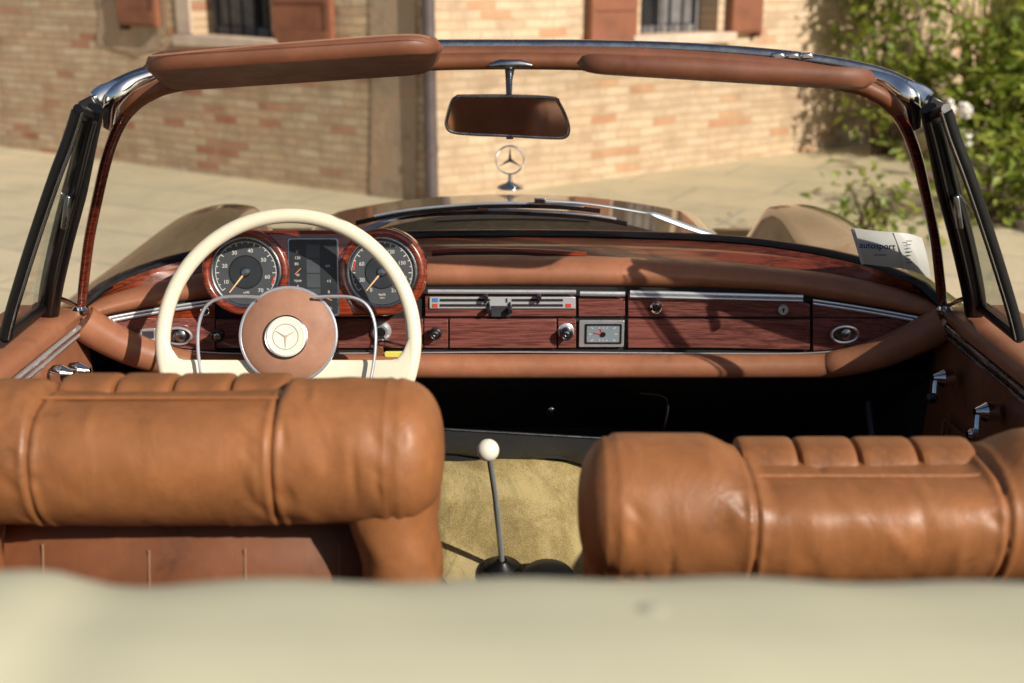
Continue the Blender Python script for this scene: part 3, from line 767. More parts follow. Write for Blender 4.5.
# ---- ignition lock
fr = Fr(onf(381, 331, .002), 0, 0, 1.95/FPX)
il = obj('ignition_lock', lathe(fr, 0, 0, [(11, -1), (11, 1.5), (9, 4), (8, 5), (5.5, 5), (5.2, 3.5)]), 'bright_trim', car)
obj('lock_barrel', lathe(fr, 0, 0, [(5, 3), (5, 7), (2.2, 7.4)]), 'black_plastic', il)
kfr = Fr(fr.p(0, 0, 8), 0, 0, fr.k)
keys = thing('key_bunch', 'small bunch of keys with a yellow tag hanging from the ignition behind the steering wheel', 'keys', fr.p(0, -14, 12))
obj('key', join(poly(kfr, [(-1, 3), (1.2, 3), (4, -5), (-4, -5)], -2, -.8), poly(kfr, rrect(-4.5, -9, 4.5, -4, 2), -2, -.6)), 'dull_chrome', keys)
obj('split_ring', ringg(kfr, 0, -11, 4.2, .7, 0, 24, 8), 'chrome', keys)
obj('key', poly(kfr, [(1, -8), (5, -6.5), (31, -13.5), (32, -16), (28, -16)], 1, 2.2), 'chrome', keys)
obj('key', poly(kfr, [(-3, -12), (-8, -24), (-4, -25), (-1, -13)], 1, 2.2), 'dull_chrome', keys)
obj('leather_fob', poly(kfr, rrect(-5, -24, 3, -13, 3), 2, 4.5), 'brown_panel', keys, bevel=.001)
obj('yellow_tag', poly(kfr, rrect(4, -25, 26, -18.5, 2.5), 3, 5.5), 'yellow_tag', keys, bevel=.0015)
# ---- steering wheel
WT = R(20); wd = 1.85
wf = Fr(atD(288.5, 340.5, wd), WT, 0, wd/FPX)
nseg = 96; V, F = [], []
path = [wf.p(125.2*math.cos(2*pi*i/nseg), 125.0*math.sin(2*pi*i/nseg), 0) for i in range(nseg)]
rim = tube(path, [(8.4+0.5*max(0, -math.sin(2*pi*i/nseg)))*wf.k for i in range(nseg)], 16, closed=True, updir=None)
# manual frame for a clean closed tube
V, F = [], []
for i in range(nseg):
    a = 2*pi*i/nseg
    for k in range(16):
        th = 2*pi*k/16; rr = 125.6+7.6*math.cos(th)
        V.append(wf.p(rr*math.cos(a), rr*math.sin(a), 7.6*math.sin(th)))
for i in range(nseg):
    for k in range(16): F.append((i*16+k, i*16+(k+1) % 16, ((i+1) % nseg)*16+(k+1) % 16, ((i+1) % nseg)*16+k))
wheel = obj('steering_wheel', (V, F), 'bakelite', car)
# wide spoke band with flared ends
up = []; lo_ = []
for i in range(41):
    x = -122+244*i/40; e = abs(x)/122
    yt = -19+52*max(0, (e-.86)/.14)**2.2*.55
    yb = -50-4*e*e
    up.append((x, min(yt, math.sqrt(max(0, 122**2-x*x))*1.0 if e < .99 else yt))); lo_.append((x, yb))
rows = []
for (x, yt), (_, yb) in zip(up, lo_):
    th = 5.5 if abs(x) < 110 else 5.5
    zc = -6+8*ss(60, 122, abs(x))
    pts = []
    for k in range(16):
        a = 2*pi*k/16; cy = math.cos(a); cz = math.sin(a)
        q = .45
        pts.append(wf.p(x, (yt+yb)/2+(yt-yb)/2*math.copysign(abs(cy)**q, cy), zc+th*math.copysign(abs(cz)**.7, cz)))
    rows.append(pts)
obj('spoke', grid(rows, True), 'bakelite', wheel)
obj('column', lathe(wf, 1, 4, [(30, -150), (30, -40), (34, -30), (40, -10), (46, -6)], 32), 'black_plastic', wheel)
hub = obj('hub_ring', ringg(wf, 1, 5, 47.5, 1.9, 6, 60, 10), 'bright_trim', wheel)
obj('hub_skirt', lathe(wf, 1, 5, [(44, -6), (48.5, 0), (48, 6)], 48), 'dull_chrome', wheel)
obj('hub_pad', lathe(wf, 1, 5, [(47, 4), (46, 8), (42, 11), (26, 14.5), (10, 16)], 56), 'hub_leather', wheel)
obj('medallion', lathe(wf, 1, 3, [(20.5, 15), (20.5, 18.2), (18.5, 19.8), (16.5, 19.3), (4, 19.6)], 48), 'knob_cream', wheel)
obj('medallion_ring', ringg(wf, 1, 3, 20.6, .9, 18, 48, 8), 'dull_chrome', wheel)
arms = []
for a in (90, 210, 330):
    t = R(a+180); dx, dy = math.cos(t), math.sin(t)
    arms.append(poly(wf, [(1-dy*1.1, 3+dx*1.1), (1+dx*11.5, 3+dy*11.5), (1+dy*1.1, 3-dx*1.1)], 19, 20.4))
obj('emblem', join(ringg(wf, 1, 3, 12.5, .5, 19.6, 40, 6), *arms), 'stone_sill', wheel)
for side in (-1, 1):
    tr = [(-80, -55), (-84, -35), (-87.5, -10), (-87, 15), (-80, 33), (-66, 41.5), (-45, 43), (-26, 42)]
    pts = [wf.p(1+(x if side < 0 else -x), y, 14+2*(1-abs(x)/90)) for x, y in tr]
    obj('horn_ring', tube(catmull(pts, 8), 1.7*wf.k, 10), 'bright_trim', wheel)
    obj('ring_bracket', box(wf.p(1+side*82, -43, 5), (.006, .02, .012)), 'black_plastic', wheel, bevel=.002)
# ---- sun visors
def visor(tr, thick, label, bev):
    """tr: hinge left,right, free left,right (points)"""
    A, B, Cc, D = [Vector(p) for p in tr]   # A hinge L, B hinge R, Cc free R, D free L
    n = (B-A).cross(D-A).normalized()
    if n.z < 0: n = -n
    L1, W1 = 1.0, 1.0
    NU, NV = 40, 14; rows_t, rows_b = [], []
    for i in range(NU+1):
        a = i/NU; rt = []
        for j in range(NV+1):
            b_ = j/NV
            # superelliptic corners in param space
            x = 2*a-1; y = 2*b_-1
            lx = (B-A).length; ly = (D-A).length
            ccx = 1; rx = .055/lx*2; ry_ = .05/ly*2
            yy = y
            ex = abs(x)-(1-rx)
            if ex > 0:
                lim = 1-ry_*(1-math.sqrt(max(0, 1-(ex/rx)**2)))
                yy = y*lim
            P = A*(1-a)*(1-(yy+1)/2)+B*a*(1-(yy+1)/2)+Cc*a*(yy+1)/2+D*(1-a)*(yy+1)/2
            edge = min(1, (1-abs(x))/(.028/lx*2)); edge2 = min(1, (1-abs(y))/(.14))
            h = thick*.5*math.sqrt(max(0, 1-(1-edge)**2))*math.sqrt(max(0, 1-(1-edge2)**2))
            rt.append((P, h))
        rows_t.append([P+n*h for P, h in rt]); rows_b.append([P-n*h for P, h in rt])
    g = join(grid(rows_t), grid(rows_b))
    v = obj('sun_visor', g, 'cognac_visor', car, label=label)
    # weld seam
    bm = bmesh.new(); bm.from_mesh(v.data); bmesh.ops.remove_doubles(bm, verts=bm.verts, dist=.0004); bmesh.ops.recalc_face_normals(bm, faces=bm.faces); bm.to_mesh(v.data); bm.free()
    pl = [p for p in (A, B, Cc, D)]
    return v
vl = visor([atY(163, 85, 1.67), atY(436, 67, 1.69), atY(446, 40, 1.50), atY(136, 60, 1.47)], .024, 'left sun visor folded up, its dark underside showing', .01)
vr = visor([atY(584, 65, 1.69), atY(872, 83, 1.66), atY(880, 78, 1.51), atY(572, 62, 1.53)], .024, 'right sun visor folded nearly flat', .01)
obj('stitching', tube(catmull([atY(*p) for p in [(150, 56, 1.476), (270, 44.5, 1.48), (400, 35, 1.49), (430, 38, 1.50)]], 8), .0009, 6), 'stitch', vl)
# ---- mirror
mt_ = 1.60
mf = Fr(atD(508, 117, mt_), R(-10), R(-2), mt_/FPX)
out = []
for (x, y) in catmull([Vector((a, b_, 0)) for a, b_ in [(-50, 21), (-56, 16), (-61, 0), (-62, -8), (-57, -15), (-40, -17.5), (0, -19.5), (45, -22), (58, -21), (61.5, -14), (59, -2), (51, 14), (44, 19), (0, 21), (-50, 21)]], 4)[:-1] and [(p.x, p.y) for p in catmull([Vector((a, b_, 0)) for a, b_ in [(-50, 21), (-56, 16), (-61, 0), (-62, -8), (-57, -15), (-40, -17.5), (0, -19.5), (45, -22), (58, -21), (61.5, -14), (59, -2), (51, 14), (44, 19), (0, 21), (-50, 21)]], 4)[:-1]]:
    out.append((x, y))
mirr = obj('rear_view_mirror', poly(mf, out, -9, 0), 'dull_chrome', car, bevel=.0025, segs=3)
obj('mirror_rim', tube([mf.p(x, y, 0) for x, y in out], 1.5*mf.k, 8, closed=True), 'dull_chrome', mirr)
obj('reflector', poly(mf, [(x*.965, y*.93) for x, y in out], .2, .6), 'mirror_glass', mirr)
obj('stem', tube([atD(509, 96, 1.605)+Vector((0, .006, 0)), atD(509, 80, 1.635), atD(510, 64, 1.655)], [.0042, .005, .008], 12), 'dull_chrome', mirr)
obj('mount_plate', tube([atD(489, 65.5, 1.64), atD(500, 64, 1.64), atD(520, 64, 1.64), atD(532, 65.5, 1.64)], [.003, .0065, .0065, .003], 12, flat=(1, 1)), 'dull_chrome', mirr)
obj('adjuster', box(mf.p(2, -21, -2), (.010, .010, .006)), 'black_plastic', mirr, bevel=.001)
# ---- front seats
def seat(cx, cy, cz, label, flip, recline, pdz, dip, EC, SE):
    W_ = .287
    rot = Matrix.Rotation(recline, 3, 'X'); O = Vector((cx, cy, cz))
    def tf(p): return O+rot @ Vector(p)
    rnd = random.Random(int(abs(cx)*1000)+5)
    wr = [(rnd.uniform(-.27, .27), rnd.uniform(-.3, pi*.9), rnd.uniform(.004, .018), rnd.uniform(.12, .5), rnd.uniform(-.0022, .0022)) for _ in range(60)]
    # short creases fanning out of the seams
    for sg in (-1, 1):
        for gx in (.120, SE):
            for _ in range(9): wr.append((sg*gx+rnd.uniform(.006, .022)*rnd.choice((-1, 1)), rnd.uniform(-.1, pi*.95), rnd.uniform(.004, .010), rnd.uniform(.05, .12), rnd.uniform(.0008, .0022)))
    xs_ = []
    for i in range(17): xs_.append(-W_+EC*(1-math.cos(pi/2*i/16)))
    for i in range(1, 220): xs_.append(-W_+EC+(2*W_-2*EC)*i/220)
    for i in range(17): xs_.append(W_-EC*(1-math.cos(pi/2*(16-i)/16)))
    rows = []; nphi = 88
    for x in xs_:
        e = max(0, (abs(x)-(W_-EC))/EC); sc_ = max(.002, (1-e**2.6))**(1/2.6)
        cen = 1-ss(.116 if SE < .25 else .100, .134 if SE < .25 else .165, abs(x)); row = []; lift = 0 if SE < .25 else .014*ss(.08, .29, x)
        for kk in range(nphi):
            ph = 2*pi*kk/nphi; c_, sn = math.cos(ph), math.sin(ph)      # c: up, sn: towards the viewer
            a = (.076-dip*cen*max(0, c_)**1.2)*sc_; b_ = .076*sc_; g = 0
            if e < .9:
                for gx in (.120, SE):
                    dd = abs(abs(x)-gx)
                    ka = 1.0 if gx < .2 else .5
                    g += ka*(.0034*math.exp(-(dd/.0022)**2)-.0013*math.exp(-((dd-.006)/.0035)**2))
                for (wx, wp2, sx, sp2, amp) in wr:
                    dx = (x-wx)/sx
                    if abs(dx) > 3: continue
                    dp = math.atan2(math.sin(ph-wp2-(x-wx)*9), math.cos(ph-wp2-(x-wx)*9))/sp2
                    if dx*dx+dp*dp < 9: g += amp*math.exp(-dx*dx-dp*dp)
            sag = -.0025*math.exp(-((x+.02)/.1)**2)+lift
            row.append(tf((x, -sn*(b_-g), c_*(a-g)+sag)))
        rows.append(row)
    G = grid(rows, True); L = len(G[0]); G[1].append(tuple(range(nphi))); G[1].append(tuple(range(L-nphi, L)))
    st_ = obj('seat', G, 'cognac', car, label=label, ang=80)
    for sg in (-1, 1):
        rows = []
        for j in range(41):
            z = -.035-.47*j/40; k = ss(-.03, -.12, z)
            r1 = .052-.009*k; r2 = .060
            cx_ = sg*(W_-.004-r1-.004*math.sin(k*pi))
            rows.append([tf((cx_+r1*math.copysign(abs(math.cos(2*pi*m/36))**.85, math.cos(2*pi*m/36))+.0012*math.sin(z*90+m), .004+r2*math.sin(2*pi*m/36), z)) for m in range(36)])
        obj('side_bolster', grid(rows, True), 'cognac', st_, ang=80)
    # piping along the top of the padded roll
    pt = [tf((x_, -.018, .0745-dip+.001+(0 if SE < .25 else .014*ss(.08, .29, x_)))) for x_ in [(-.122+.244*i/30) for i in range(31)]]
    obj('piping', tube(pt, .0022, 8), 'cognac', st_)
    # pleated front face peeping over the roll
    pcs = [-.0915, -.0305, .0305, .0915]
    for px_ in pcs:
        rows = []
        for j in range(19):
            th = -1+2*j/18
            row = []
            for k in range(25):
                a = -pi*.15+pi*1.3*k/24
                w = max(0, 1-abs(th)**12)**.5
                rr = .034*(.72+.28*w)
                row.append(tf((px_+th*.0306, (.046 if SE < .25 else .040)-rr*1.25*math.copysign(abs(math.cos(a))**.8, math.cos(a)), .030+pdz+rr*1.25*math.sin(a))))
            row = [tf((px_+th*.0306, .02, -.05))]+row+[tf((px_+th*.0306, .075, -.25))]
            rows.append(row)
        obj('pleat', grid(rows), 'cognac', st_)
    for px_ in (-.122, .122):
        rows = []
        for j in range(13):
            th = -1+2*j/12
            rows.append([tf((px_+th*.012, .047-.036*math.sqrt(max(0, 1-th*th*.6))*math.cos(a), .022+pdz+.036*math.sin(a))) for a in [pi*k/16 for k in range(17)]])
        obj('pleat_end', grid(rows), 'cognac', st_)
    # back panel
    rows = []
    for j in range(31):
        x = -.20+.40*j/30
        rows.append([tf((x, .055+.02*(x/.2)**2, -.03)), tf((x, .030+.018*(x/.2)**2, -.085)), tf((x, -.002+.03*(x/.2)**2, -.12-.012*(x/.2)**2)), tf((x, -.008+.03*(x/.2)**2, -.16)), tf((x, -.012+.03*(x/.2)**2, -.3)), tf((x, -.012+.03*(x/.2)**2, -.5))])
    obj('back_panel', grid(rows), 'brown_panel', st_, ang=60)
    for sx in (-.03, .072, -.15, .17):
        pts = [tf((sx, -.010+.03*(sx/.2)**2+dy, z_)) for z_, dy in ((-.112, .009), (-.16, -.0), (-.22, -.003), (-.3, -.004), (-.45, -.004))]
        obj('stitching', tube(catmull(pts, 5), .0008, 6), 'stitch', st_)
    # cushion
    obj('seat_cushion', box((cx, cy+.30, .50), (.54, .46, .20)), 'cognac', st_, bevel=.05, segs=4)
    obj('recline_lever', tube([tf((.287-.028 if cx < 0 else -.25, -.058, -.155)), tf((.287-.028 if cx < 0 else -.25, -.062, -.20)), tf((.287-.028 if cx < 0 else -.25, -.056, -.24))], .004, 10), 'chrome', st_)
    return st_
seat(-.358, 1.125, 1.0135, 'driver seat backrest, upright with its brown back panel showing', 1, R(-4), -.003, .013, .055, .238)
seat(.354, 1.075, .972, 'passenger seat backrest, set lower than the driver seat', -1, R(2), -.017, .031, .050, .256)
# ---- tunnel, gear lever, console
prof = [(1.2, .36), (1.55, .37), (1.80, .39), (1.93, .425), (1.99, .485), (2.03, .55), (2.06, .60)]
prof = [(p.x, p.y) for p in catmull([Vector((a, b_, 0)) for a, b_ in prof], 5)]
rows = []
for (y, z) in prof:
    row = []
    for i in range(41):
        x = -.22+.44*i/40; e = abs(x)/.22
        zz = z-.16*ss(.62, 1, e)-.02*e*e + .004*math.sin(x*30+y*22)
        row.append(Vector((x, y+.03*e*e, zz)))
    rows.append(row)
tunnel = obj('tunnel_carpet', grid(rows), 'tan_carpet', car)
obj('floor', box((0, 1.2, .22), (1.62, 2.6, .04)), 'dark_carpet', car)
obj('firewall', box((0, 2.35, .53), (1.6, .04, .60)), 'black_matte', car)
for s in (-1, 1): obj('kick_panel', box((s*.745, 2.12, .56), (.03, .50, .62)), 'black_matte', car)
# dark console strip in front of the carpet
a0 = [(425, 428), (480, 430), (560, 434), (600, 438)]; a1 = [(425, 452), (480, 458), (560, 458.5), (600, 470)]
rows = []
for u in urange(418, 605, 20):
    vt = 427.5+(u-418)*.058; vb = interp([(418, 453), (450, 452), (480, 456), (530, 458), (560, 457.5), (585, 464), (605, 472)], u)
    A = atY(u, vt, 2.02); B = atY(u, vb, 2.05)
    rows.append([A+Vector((0, .03, -.06)), A+Vector((0, .006, .000)), A, A.lerp(B, .5)+Vector((0, -.004, 0)), B, B+Vector((0, .03, -.02))])
con = obj('centre_console', grid(rows), 'console_grey', car, ang=25)
obj('console_edge', tube([atY(u, 427.5+(u-418)*.058, 2.018) for u in urange(418, 605, 12)], .0016, 8), 'dull_chrome', con)
kf = Fr(atY(551, 409, 2.10), R(30), 0, 2/FPX)
obj('console_knob', lathe(kf, 0, 0, [(6, -14), (6, -4), (4, 0), (4.4, 4), (2, 6)]), 'black_plastic', con)
obj('knob_tip', lathe(kf, 0, 0, [(3, 4), (3, 6.5), (1, 7.5)]), 'chrome', con)
# lever
gb = atY(502, 566, 1.93); gk = atD(488, 450, 1.87)
lever = obj('gear_lever', tube(catmull([gb+Vector((0, 0, .0)), gb.lerp(gk, .35)+Vector((.002, .004, 0)), gb.lerp(gk, .7)+Vector((.002, .004, 0)), gk], 6), [.0055]*10+[.0048]*9, 12), 'steel', car)
bmS = []
for i in range(13):
    t = pi*i/12; bmS.append([gk+Vector((.0185*math.sin(t)*math.cos(2*pi*k/28), .0185*math.sin(t)*math.sin(2*pi*k/28), .0185*math.cos(t))) for k in range(28)])
obj('lever_knob', grid(bmS, True), 'knob_cream', lever)
bfz = Fr(gb, R(60), 0, 1)
obj('lever_boot', lathe(Fr(gb+Vector((0, 0, -.03)), R(75), 0, 1), 0, 0, [(.050, 0), (.052, .008), (.042, .013), (.045, .018), (.035, .023), (.037, .028), (.027, .033), (.028, .037), (.018, .042), (.010, .05)], 36), 'black_rubber', lever)
# handbrake/hump plate next to boot
obj('boot_plate', lathe(Fr(atY(548, 582, 1.87), R(75), 0, 1), 0, 0, [(.05, 0), (.048, .012), (.03, .018)], 32), 'black_plastic', tunnel)
# loose trim cable under dash, right
obj('trim_cable', tube(catmull([atY(*p) for p in [(640, 393, 2.06), (662, 396, 2.05), (668, 405, 2.05), (664, 428, 2.07)]], 5), .0022, 8), 'console_grey', con)
obj('under_dash_bar', tube([atY(868, 402, 1.95), atY(873, 440, 1.9)], .006, 8), 'console_grey', con)
# ---- rear bench and folded soft top cover
rows = []
for i in range(97):
    x = -.62+1.24*i/96
    pl = abs(math.sin((x+.62)/.078*pi/1.0))**.5*.012
    pr = [(.62, .60), (.56, .72), (.50, .86), (.46, .95), (.42, .985), (.36, .99), (.30, .96)]
    rows.append([Vector((x, y+pl, z+pl*.6)) for y, z in pr])
rb = obj('rear_bench', grid(rows), 'cognac', car, ang=60)
obj('bench_cushion', box((0, .78, .47), (1.2, .42, .18)), 'cognac', rb, bevel=.05, segs=4)
for s in (-1, 1): obj('side_trim', box((s*.70, .15, .66), (.06, .85, .62)), 'brown_panel', car, bevel=.02)
rows = []
rnd = random.Random(3)
for i in range(101):
    x = -.66+1.32*i/100
    d = .0006*math.sin(x*9+.5)+.0004*math.sin(x*27)+.0055*ss(-.195, -.235, x)-.003*math.exp(-((x+.19)/.03)**2)-.002*ss(.1, .25, x)
    e = ss(.5, .66, abs(x))*.12
    pr = [(.40, .93), (.50, .97), (.545, 1.03), (.556, 1.10), (.545, 1.160), (.525, 1.194), (.50, 1.2085), (.46, 1.216), (.40, 1.219), (.25, 1.205), (.05, 1.19), (-.25, 1.15), (-.5, 1.0), (-.55, .90)]
    pr2 = [(p.x, p.y) for p in catmull([Vector((a, b_, 0)) for a, b_ in pr], 4)]
    rows.append([Vector((x, y, z+d-e*(1 if z > 1 else .3)+.0012*math.sin(x*55+y*40))) for y, z in pr2])
cov = obj('soft_top_cover', grid(rows), 'cover_cream', car, ang=80)
sb = atZ(653, 614, 1.2165)
obj('snap_button', lathe(Fr(sb, R(75), 0, 1), 0, 0, [(.006, -.004), (.006, .001), (.004, .002)]), 'button_grey', cov)
# ---- folded paper card on the dash
def cardp(u, v, off=0): return atY(u, v, 1.900+off)
base = [(854, 228, .0), (876, 231, -.006), (896, 232.5, -.008), (910, 234, -.004), (922, 238, .004)]
botm = [(864, 264, .0), (880, 266, -.010), (905, 269, -.012), (918, 273, -.008), (931, 278, .003)]
tp = catmull([cardp(*p) for p in base], 5); bt = catmull([cardp(*p) for p in botm], 5)
card = thing('show_card', 'folded grey and white motoring show card leaning inside the windscreen by the right pillar', 'card', (tp[10]+bt[10])/2-Vector((0, 0, .04)))
th = Vector((0, .0012, 0)); n = len(tp)
rows = [[tp[i].lerp(bt[i], k/6)+Vector((0, -.006*math.sin(pi*k/6), 0)) for k in range(7)] for i in range(n)]
g1 = grid(rows); 
rows2 = [[p+th for p in r] for r in rows]
ring_ = [r[0] for r in rows]+rows[-1][1:]+[r[-1] for r in reversed(rows[:-1])]+list(reversed(rows[0][1:-1]))
ring2 = [p+th for p in ring_]
card_o = obj('card_sheet', join(g1, grid(rows2), grid([ring_+[ring_[0]], ring2+[ring2[0]]])), 'paper_grey', card, ang=20)
obj('card_edge', tube([cardp(852.5, 229, .003), cardp(858, 247, -.002), cardp(863, 264, .002)], .0035, 8, flat=(.5, 1)), 'paper', card)
obj('card_fold', tube([cardp(893, 233, -.0085), cardp(900, 251, -.017), cardp(905, 268, -.013)], .0022, 8, flat=(.5, 1)), 'paper', card)
tfm = Fr(cardp(877, 246, -.0235), 0, R(-3), 1.9/FPX)
tfm.r = (cardp(896, 247.5, -.004)-cardp(858, 245.5)).normalized()
obj('card_title', text(tfm, 'autosport', .3, 0, 9.0, 0, .16), 'ink_blue', card)
obj('card_line', text(tfm, 'CLASSIC & SPORT', .3, -8, 2.2, 0, .0), 'console_grey', card) if False else None
lines = []
for i in range(7): lines.append(poly(Fr(cardp(909, 241+i*3.6, -.017), 0, 0, 1.9/FPX), [(-3, -.35), (3-(i % 3), -.35), (3-(i % 3), .35), (-3, .35)], 0, .2))
lines.append(poly(Fr(cardp(880, 255, -.021), 0, 0, 1.9/FPX), [(-6, -.4), (6, -.4), (6, .4), (-6, .4)], 0, .2))
obj('print_lines', join(*lines), 'console_grey', card)
# ================================================================== BUILDING
A = Vector((-.92, 8.03)); dl = Vector((-3.69, 2.47)).normalized()
D = Vector((-.565, 7.80)); dr = Vector((3.345, 2.55)).normalized()
B0 = Vector((-1.00, 8.085))
Lend = A+dl*16; Rend = D+dr*16
bld = thing('brick_house', 'old ochre brick farmhouse with brown shutters behind the car', 'building', (D.x, D.y, 0))
def wallseg(name, p, q, z0, z1, mat, thick=.4, u0=0, outward=None, nsub=1):
    d = (q-p); L = d.length; dn = d.normalized(); nrm = Vector((dn.y, -dn.x))
    if nrm.dot(-(p+q)/2) < 0: nrm = -nrm
    f0, f1 = Vector((p.x, p.y, 0)), Vector((q.x, q.y, 0)); bk = Vector((-nrm.x, -nrm.y, 0))*thick
    V = [f0+Vector((0, 0, z0)), f1+Vector((0, 0, z0)), f1+Vector((0, 0, z1)), f0+Vector((0, 0, z1))]
    V += [v+bk for v in V]
    uv = [(u0, z0), (u0+L, z0), (u0+L, z1), (u0, z1)]; uv += uv
    return obj(name, (V, [(0, 1, 2, 3), (7, 6, 5, 4), (0, 4, 5, 1), (1, 5, 6, 2), (2, 6, 7, 3), (3, 7, 4, 0)]), mat, bld, smooth=False, uvs=uv)
class Wall:
    def __init__(s, o, d):
        s.o, s.d = o, d; n = Vector((d.y, -d.x)); s.n = n if n.dot(-o) > 0 else -n
    def at(s, u, v, off=0):
        r = ray(u, v); o = s.o+s.n*off
        k = (o.dot(s.n))/(Vector((r.x, r.y)).dot(s.n)); return Vector((0, 0, CH))+r*k
    def t(s, u, v=100, off=0): p = s.at(u, v, off); return (Vector((p.x, p.y))-s.o).dot(s.d)
    def pt(s, t, z, off=0): p = s.o+s.d*t+s.n*off; return Vector((p.x, p.y, z))
    def slab(s, t0, t1, z0, z1, o0, o1):
        V = [s.pt(t, z, o) for o in (o0, o1) for t, z in ((t0, z0), (t1, z0), (t1, z1), (t0, z1))]
        return V, [(0, 1, 2, 3), (7, 6, 5, 4), (0, 4, 5, 1), (1, 5, 6, 2), (2, 6, 7, 3), (3, 7, 4, 0)]
WL = Wall(A, dl); _p = WL.at(426, 150); D = Vector((_p.x, _p.y)); TD = (D-A).dot(dl); WR = Wall(D, dr)
HT = 6.5
def wall_with_hole(W, t0, t1, hole, mat, name='wall'):
    ha, hb, hz0, hz1 = hole; gs = []; uvs = []
    for (a, b_, z0, z1) in ((t0, ha, 0, HT), (hb, t1, 0, HT), (ha, hb, 0, hz0), (ha, hb, hz1, HT)):
        g = W.slab(a, b_, z0, z1, 0, -.35); gs.append(g)
        uvs += [(a, z0), (b_, z0), (b_, z1), (a, z1)]*2
    return obj(name, join(*gs), mat, bld, smooth=False, uvs=uvs)
zs = 1.05
tl0, tl1 = WL.t(272, 40), WL.t(194, 40)
wall_with_hole(WL, TD, 16, (tl0, tl1, zs, 2.3), 'brick_weathered')
tr0, tr1 = WR.t(640, 30), WR.t(724, 30, .07)
wall_with_hole(WR, 0, 14, (tr0, tr1, 1.05, 2.3), 'brick_pale')
obj('roof', join(WL.slab(-1, 16.5, HT, HT+.15, .5, -3), WR.slab(-1, 14.5, HT+.004, HT+.16, .5, -3)), 'shutter_wood', bld)
# plaster patches on the left wall
def patch(W, pts, off=.012, seed=1):
    r_ = random.Random(seed); P = []
    for i in range(len(pts)):
        (a, b_), (c_, d_) = pts[i], pts[(i+1) % len(pts)]
        for k in range(6): P.append((a+(c_-a)*k/6+r_.uniform(-1.5, 1.5), b_+(d_-b_)*k/6+r_.uniform(-1.5, 1.5)))
    n = len(P); V = [W.at(a, b_, o) for o in (-.01, off) for a, b_ in P]
    return V, [(k, (k+1) % n, n+(k+1) % n, n+k) for k in range(n)]+[tuple(range(n, 2*n))]
obj('plaster_repair', patch(WL, [(98, -30), (168, -30), (166, 32), (158, 48), (138, 56), (118, 50), (98, 44)], seed=4), 'plaster_patch', bld, smooth=False)
obj('plaster_repair', patch(WL, [(164, 40), (276, 44), (300, 52), (180, 60), (160, 56)], seed=6, off=.008), 'plaster_patch', bld, smooth=False)
obj('plaster_repair', patch(WL, [(371, -60), (417, -60), (417, 240), (371, 240)], seed=8, off=.012), 'plaster_patch', bld, smooth=False)
def window(W, t0, t1, z0, z1, tsh, sill, surround):
    w = obj('window', W.slab(t0, t1, z0, z1, -.28, -.25), 'window_dark', bld, smooth=False)
    fr_ = [W.slab(t0, t0+.05, z0, z1, -.25, -.20), W.slab(t1-.05, t1, z0, z1, -.25, -.20), W.slab((t0+t1)/2-.03, (t0+t1)/2+.03, z0, z1, -.25, -.20), W.slab(t0+.05, t1-.05, z0, z0+.05, -.25, -.202)]
    obj('frame', join(*fr_), 'grey_curtain', w, smooth=False, bevel=.004)
    obj('curtain', W.slab((t0+t1)/2+.05, t1-.06, z0+.06, z1, -.245, -.235), 'grey_curtain', w)
    obj('sill', W.slab(t0-.14, t1+.14, z0-.085, z0-.002, -.2, .09), 'stone_sill', w, bevel=.012)
    if surround: obj('surround', join(W.slab(t1+.002, t1+surround, z0+.002, z1+.1, -.3, .02)), 'stone_sill', w, bevel=.01)
    bars = [tube([W.pt(t0+(t1-t0)*k/6, z0, -.12), W.pt(t0+(t1-t0)*k/6, z1, -.12)], .009, 8) for k in range(1, 6)]
    bars += [tube([W.pt(t0, z0+.35, -.12), W.pt(t1, z0+.35, -.12)], .009, 8)]
    obj('grille', join(*bars), 'black_matte', w)
    for a, b_, zb in tsh:
        o = obj('shutter', W.slab(a, b_, zb, z1+.02, .03, .075), 'shutter_wood', bld, bevel=.006)
        lo, hi = min(a, b_), max(a, b_)
        obj('shutter_rail', join(W.slab(lo+.03, hi-.03, zb+.02, zb+.11, .0755, .088), W.slab(lo+.03, hi-.03, zb+.30, zb+.36, .0755, .088), W.slab(lo+.004, lo+.05, zb+.01, z1, .0755, .085)), 'shutter_wood', o, bevel=.003)
        obj('hinge', W.slab(hi-.06, hi-.01, zb-.03, zb+.03, .01, .07), 'black_matte', o)
window(WL, tl0, tl1, zs, 2.3, [(WL.t(332, 35, .07), WL.t(273.5, 35, .07), 1.0), (WL.t(158, 30, .07), WL.t(119, 30, .07), 1.10)], 1, .16)
window(WR, tr0, tr1, 1.05, 2.3, [(WR.t(590, 30, .07), WR.t(637, 30, .07), .93), (WR.t(724, 30), WR.t(762, 30, .07), 1.03)], 1, 0)
# drainpipe, standing against the corner
pb = Vector((D.x+.04, D.y-.07))
dp = thing('drainpipe', 'dark metal drainpipe running down the corner of the brick house', 'drainpipe', (pb.x, pb.y, 0))
obj('pipe', tube([Vector((pb.x, pb.y, z)) for z in (0, 1, 2, 4, 6.4)], .042, 20), 'drain_metal', dp)
for z in (.35, 2.1, 4.2): obj('clamp', tube([Vector((pb.x, pb.y, z)), Vector((pb.x, pb.y, z+.05))], .047, 20), 'drain_metal', dp)
